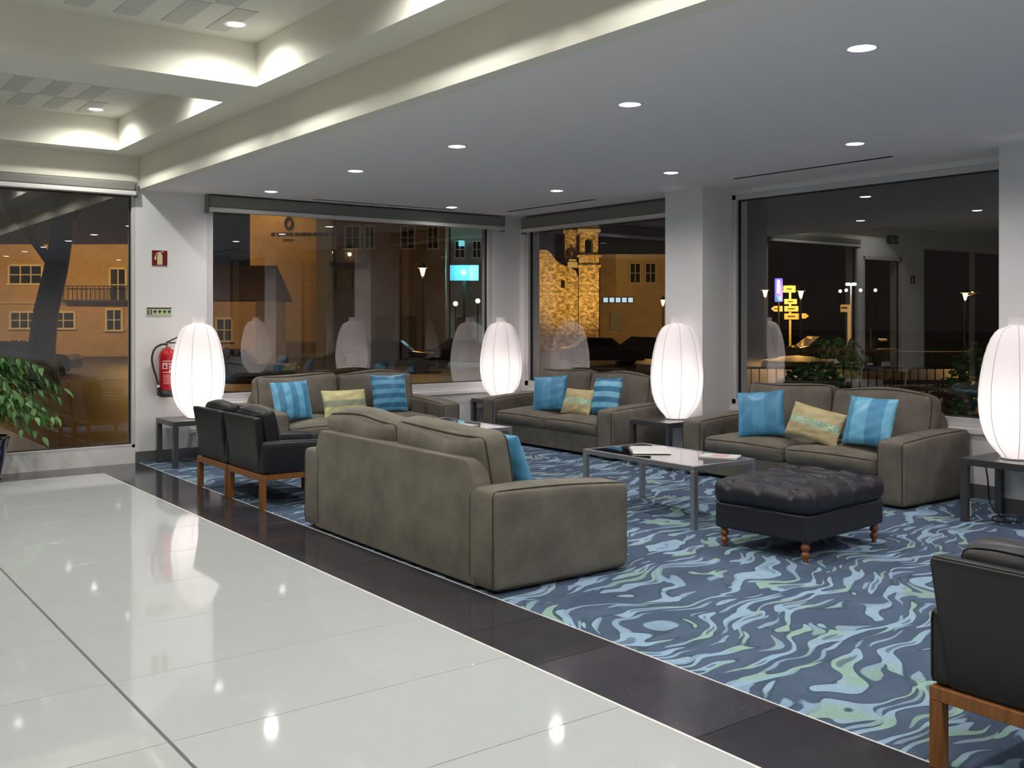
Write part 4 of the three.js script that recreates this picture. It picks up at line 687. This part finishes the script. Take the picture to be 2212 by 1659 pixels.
{ // twin-headed mast, totem, sign cluster
  const m = thing('twin_head_lamp', 'tall mast with two cold white lamp heads', 'lamp post', town((23.613), 70), -YAW), H = (3.790)+1;
  part('mast', bar([0, 0, 0], [0, H, 0], 0.08, 0.05), M.steel, m); for (const s of [-1, 1]) { part('head', rbx(s * 0.2 - 0.14, s * 0.2 + 0.14, H - 0.09, H + 0.09, -0.12, 0.16, 0.05, 2), OUT.coolLamp, m); } pointAt(m, [0, H - 0.05, 0.7], rgb(0.8, 0.9, 1), 30);
  const t = thing('totem_sign', 'white totem post with a small flag board beside the mast', 'sign', town((20.800), 62), -YAW); part('post', bx(-0.07, 0.07, 0, (2.271)+1, -0.07, 0.07), M.white, t); const fb = part('board', bx(-0.52, -0.07, (1.814)+1, (2.271)+1, -0.03, 0.03), M.white, t); part('board_stripe', bx(-0.48, -0.12, (2.014)+1, (2.129)+1, 0.03, 0.04), OUT.slate, fb);
  const s = thing('direction_signs', 'cluster of yellow-lit direction boards on a post', 'sign', town((16.064), 58), -YAW), k = 58 / 2170, bd = (name, p, q, a, b, arrow) => { const x0 = (p - 1707) * k, x1 = (q - 1707) * k, y0 = 2.5 - (b - 685) * k, y1 = 2.5 - (a - 685) * k, ym = (y0 + y1) / 2, h = new THREE.Shape(); if (arrow > 0) { h.moveTo(x0, y0); h.lineTo(x1 - 0.2, y0); h.lineTo(x1, ym); h.lineTo(x1 - 0.2, y1); h.lineTo(x0, y1); } else if (arrow < 0) { h.moveTo(x1, y0); h.lineTo(x0 + 0.2, y0); h.lineTo(x0, ym); h.lineTo(x0 + 0.2, y1); h.lineTo(x1, y1); } else { h.moveTo(x0, y0); h.lineTo(x1, y0); h.lineTo(x1, y1); h.lineTo(x0, y1); } h.closePath(); const e = part(name, boxUV(new THREE.ExtrudeGeometry(h, { depth: 0.05, bevelEnabled: false })), OUT.yellowSign, s); part('lettering', bx(x0 + 0.18, x1 - 0.22, ym - 0.035, ym + 0.035, 0.05, 0.055), OUT.iron, e); };
  part('post', bx(-0.06, 0.06, 0, 2.5 + 0.068 * 27, -0.06, -0.005), OUT.yellowSign, s);
  bd('direction_board', 1694, 1721, 646, 657, 0); bd('direction_board', 1694, 1724, 661, 673, 0); bd('direction_board', 1694, 1725, 677, 690, 0); bd('direction_board', 1731, 1747, 677, 688, 1); bd('direction_board', 1665, 1690, 661, 673, -1); bd('direction_board', 1692, 1718, 617, 632, 0);
  const b = thing('pharmacy_sign', 'upright violet-blue illuminated sign above the arrow boards', 'sign', town((15.130), 57), -YAW); const y0 = (2.367)+1, y1 = (3.706)+1; part('post', bar([0, 0, 0], [0, y0, 0], 0.05), OUT.iron, b); const bp = part('light_panel', rbx(-0.22, 0.22, y0, y1, -0.08, 0.08, 0.06, 2), OUT.blueSign, b); part('bright_stroke', rbx(-0.1, 0.04, y0 + 0.5, y1 - 0.1, 0.08, 0.1, 0.01, 1), OUT.coolLamp, bp); part('teal_disc', new THREE.SphereGeometry(0.14, 10, 8), OUT.tealDot, bp, [-0.02, y0 + 0.18, 0.05]);
}
// pale flower bed kerb, benches, low wall and railing on the square
{
  const w = thing('low_wall', 'low stone wall at the foot of the right-hand street lamp', 'wall', town((22.382), 52), -YAW); for (let i = 0; i < 9; i++) part('stone', rbx(-2.5 + i * 0.56, -2.5 + i * 0.56 + 0.54, 0, 0.62, -0.25, 0.25, 0.03, 1), OUT.trimStone, w); part('coping', rbx(-2.55, 2.6, 0.62, 0.72, -0.3, 0.3, 0.02, 1), OUT.trimStone, w);
  const f = thing('railing', 'dark railing along the edge of the square', 'railing', town((10.286), 30), -YAW); part('top_rail', bx(-3.4, 3.6, 0.95, 1.02, -0.03, 0.03), OUT.iron, f); part('bottom_rail', bx(-3.4, 3.6, 0.15, 0.2, -0.03, 0.03), OUT.iron, f); for (let i = 0; i < 29; i++) part('baluster', bx(-3.4 + i * 0.25 - 0.015, -3.4 + i * 0.25 + 0.015, 0.2, 0.95, -0.015, 0.015), OUT.iron, f);
  const bench = (l, x, D, t) => { const g = thing('bench', l, 'bench', town(x, D), -YAW + t, 'benches on the square'); for (let i = 0; i < 3; i++) part('seat_slat', rbx(-0.9, 0.9, 0.42, 0.46, -0.22 + i * 0.15, -0.1 + i * 0.15, 0.01, 1), OUT.trimStone, g); for (let i = 0; i < 2; i++) part('back_slat', rbx(-0.9, 0.9, 0.58 + i * 0.16, 0.7 + i * 0.16, -0.28, -0.25, 0.01, 1), OUT.trimStone, g); for (const s of [-0.7, 0.7]) part('leg', merge([bx(s - 0.03, s + 0.03, 0, 0.42, -0.2, 0.2), bx(s - 0.03, s + 0.03, 0.42, 0.9, -0.3, -0.26)]), OUT.iron, g); };
  bench('bench on the square, nearer the right-hand window edge', (10.994), 24, 0.1); bench('bench on the square, left of the other one', (10.592), 26, 0.05);
  const c = thing('flower_bed', 'round kerbed flower bed under the direction boards', 'flower bed', town((14.194), 50), -YAW); part('kerb', lathe([[1.5, 0], [1.75, 0], [1.75, 0.35], [1.5, 0.35]], 40), M.white, c); part('planting', lathe([[0, 0.6], [0.8, 0.52], [1.5, 0.3]], 24), OUT.bushA, c);
}
// parked cars
function car(label, x, D, turn, mat) {
  const g = thing('parked_car', label, 'car', town(x, D), -YAW + turn, 'cars parked on the square');
  const ex = (p, d, n) => { const s = new THREE.Shape(); p.forEach(([a, b], i) => i ? s.lineTo(a, b) : s.moveTo(a, b)); s.closePath(); return boxUV(new THREE.ExtrudeGeometry(s, { depth: d, bevelEnabled: true, bevelSize: 0.05, bevelThickness: 0.06, bevelSegments: 2 }).translate(0, 0, -d / 2)); };
  part('body', ex([[-2, 0.35], [2, 0.32], [2.02, 0.65], [1.85, 0.82], [0.95, 0.92], [-1.5, 0.95], [-2.05, 0.85]], 1.55), mat, g);
  part('cabin', ex([[0.95, 0.92], [0.35, 1.38], [-0.9, 1.42], [-1.6, 0.95]], 1.3), mat, g);
  part('side_window', ex([[0.7, 0.97], [0.28, 1.3], [-0.85, 1.33], [-1.3, 0.99]], 1.36), OUT.pane, g);
  for (const [a, b] of [[-1.25, -1], [1.25, -1], [-1.25, 1], [1.25, 1]]) part('wheel', new THREE.CylinderGeometry(0.32, 0.32, 0.2, 18).rotateX(Math.PI / 2), OUT.tyre, g, [a, 0.32, b * 0.76]);
  for (const s of [-1, 1]) { part('tail_lamp', bx(-2.1, -2.02, 0.66, 0.8, s * 0.62 - 0.15, s * 0.62 + 0.15), OUT.tailLamp, g); part('headlamp', bx(2.0, 2.06, 0.56, 0.7, s * 0.6 - 0.16, s * 0.6 + 0.16), M.white, g); }
}
car('dark car parked below the lit church', (4.649), 52, 0.2, OUT.carBody); car('dark car parked right of the church, by the market hall', (7.316), 54, -0.1, OUT.carBody);
car('pale car parked by the twin-headed mast', (17.834), 50, 0.9, OUT.carPale); car('dark car left of the pale car by the mast', (17.021), 54, 0.2, OUT.carBody);
car('dark car parked at the foot of the leaning tree', (-21.209), 44, 0.1, OUT.carBody); car('dark car in front of the brown apartment house', (-5.427), 46, 0, OUT.carBody); car('car parked beside the low orange house', (-9.417), 34, 0.15, OUT.carBody); car('dark car under the blue illuminated board', (-2.212), 50, 0.05, OUT.carBody);
// leaning street tree and clipped bush
{
  seed(5);
  const g = thing('street_tree', 'dark leaning tree trunk in front of the ochre house', 'tree', town((-16.822), 36), -YAW), tr = [];
  const P = [[0, 0, 0, 0.62], [-0.05, 1.2, 0, 0.47], [0.15, 2.6, 0.1, 0.42], [0.55, 4.2, 0.15, 0.4], [0.85, 5.8, 0.2, 0.36], [1.1, 7.2, 0.2, 0.3]];
  for (let i = 0; i + 1 < P.length; i++) tr.push(bar(P[i].slice(0, 3), P[i + 1].slice(0, 3), P[i][3], P[i + 1][3], 12));
  part('trunk', merge(tr), M.bark, g);
  for (const [q, e] of [[3, [-1.6, 7.4, 0.8]], [4, [3, 8.2, -0.5]], [5, [0.2, 10, 0.6]]]) part('branch', bar(P[q].slice(0, 3), e, 0.2, 0.07, 8), M.bark, g);
  const leaf = (r, c, n, s) => { const l = []; for (let i = 0; i < n; i++) { const q = new THREE.PlaneGeometry(s, s * 0.6); q.rotateX(rr(-1.5, 1.5)); q.rotateY(rr(0, 6.3)); const a = rr(0, 6.283), u = rr(-1, 1), d = r * Math.cbrt(rr(0.25, 1)), w = Math.sqrt(1 - u * u); q.translate(c[0] + d * w * Math.cos(a), c[1] + d * u * (c[3] ?? 0.7), c[2] + d * w * Math.sin(a)); l.push(q); } return merge(l); };
  const fo = part('foliage', leaf(3.4, [0.6, 10, 0.3], 900, 0.4), OUT.bushA, g); fo.userData.kind = 'stuff';
  const b = thing('bush', 'clipped green bush outside, just above the right-hand sofa', 'bush', town((3.475), 11.6), 0); const bf = part('foliage', leaf(0.46, [0, 1.55, 0, 0.85], 1500, 0.07), OUT.bushA, b); bf.userData.kind = 'stuff'; part('stem', merge([bar([0, 0, 0], [0, 1.6, 0], 0.04), bar([0, 0.8, 0], [0.2, 1.6, 0.1], 0.02), bar([0, 0.9, 0], [-0.2, 1.6, -0.1], 0.02)]), M.bark, b);
  const b2 = thing('bush', 'slim dark bush outside beside the right-hand lamp', 'bush', town((4.860), 10.4), 0); const f2 = part('foliage', leaf(0.34, [0, 1.75, 0, 1.5], 900, 0.07), OUT.bushA, b2); f2.userData.kind = 'stuff'; part('stem', bar([0, 0, 0], [0, 1.8, 0], 0.03), M.bark, b2);
}

scene.traverse((o) => { if (o.isMesh) { o.castShadow = true; o.receiveShadow = true; } });
renderer.render(scene, camera);
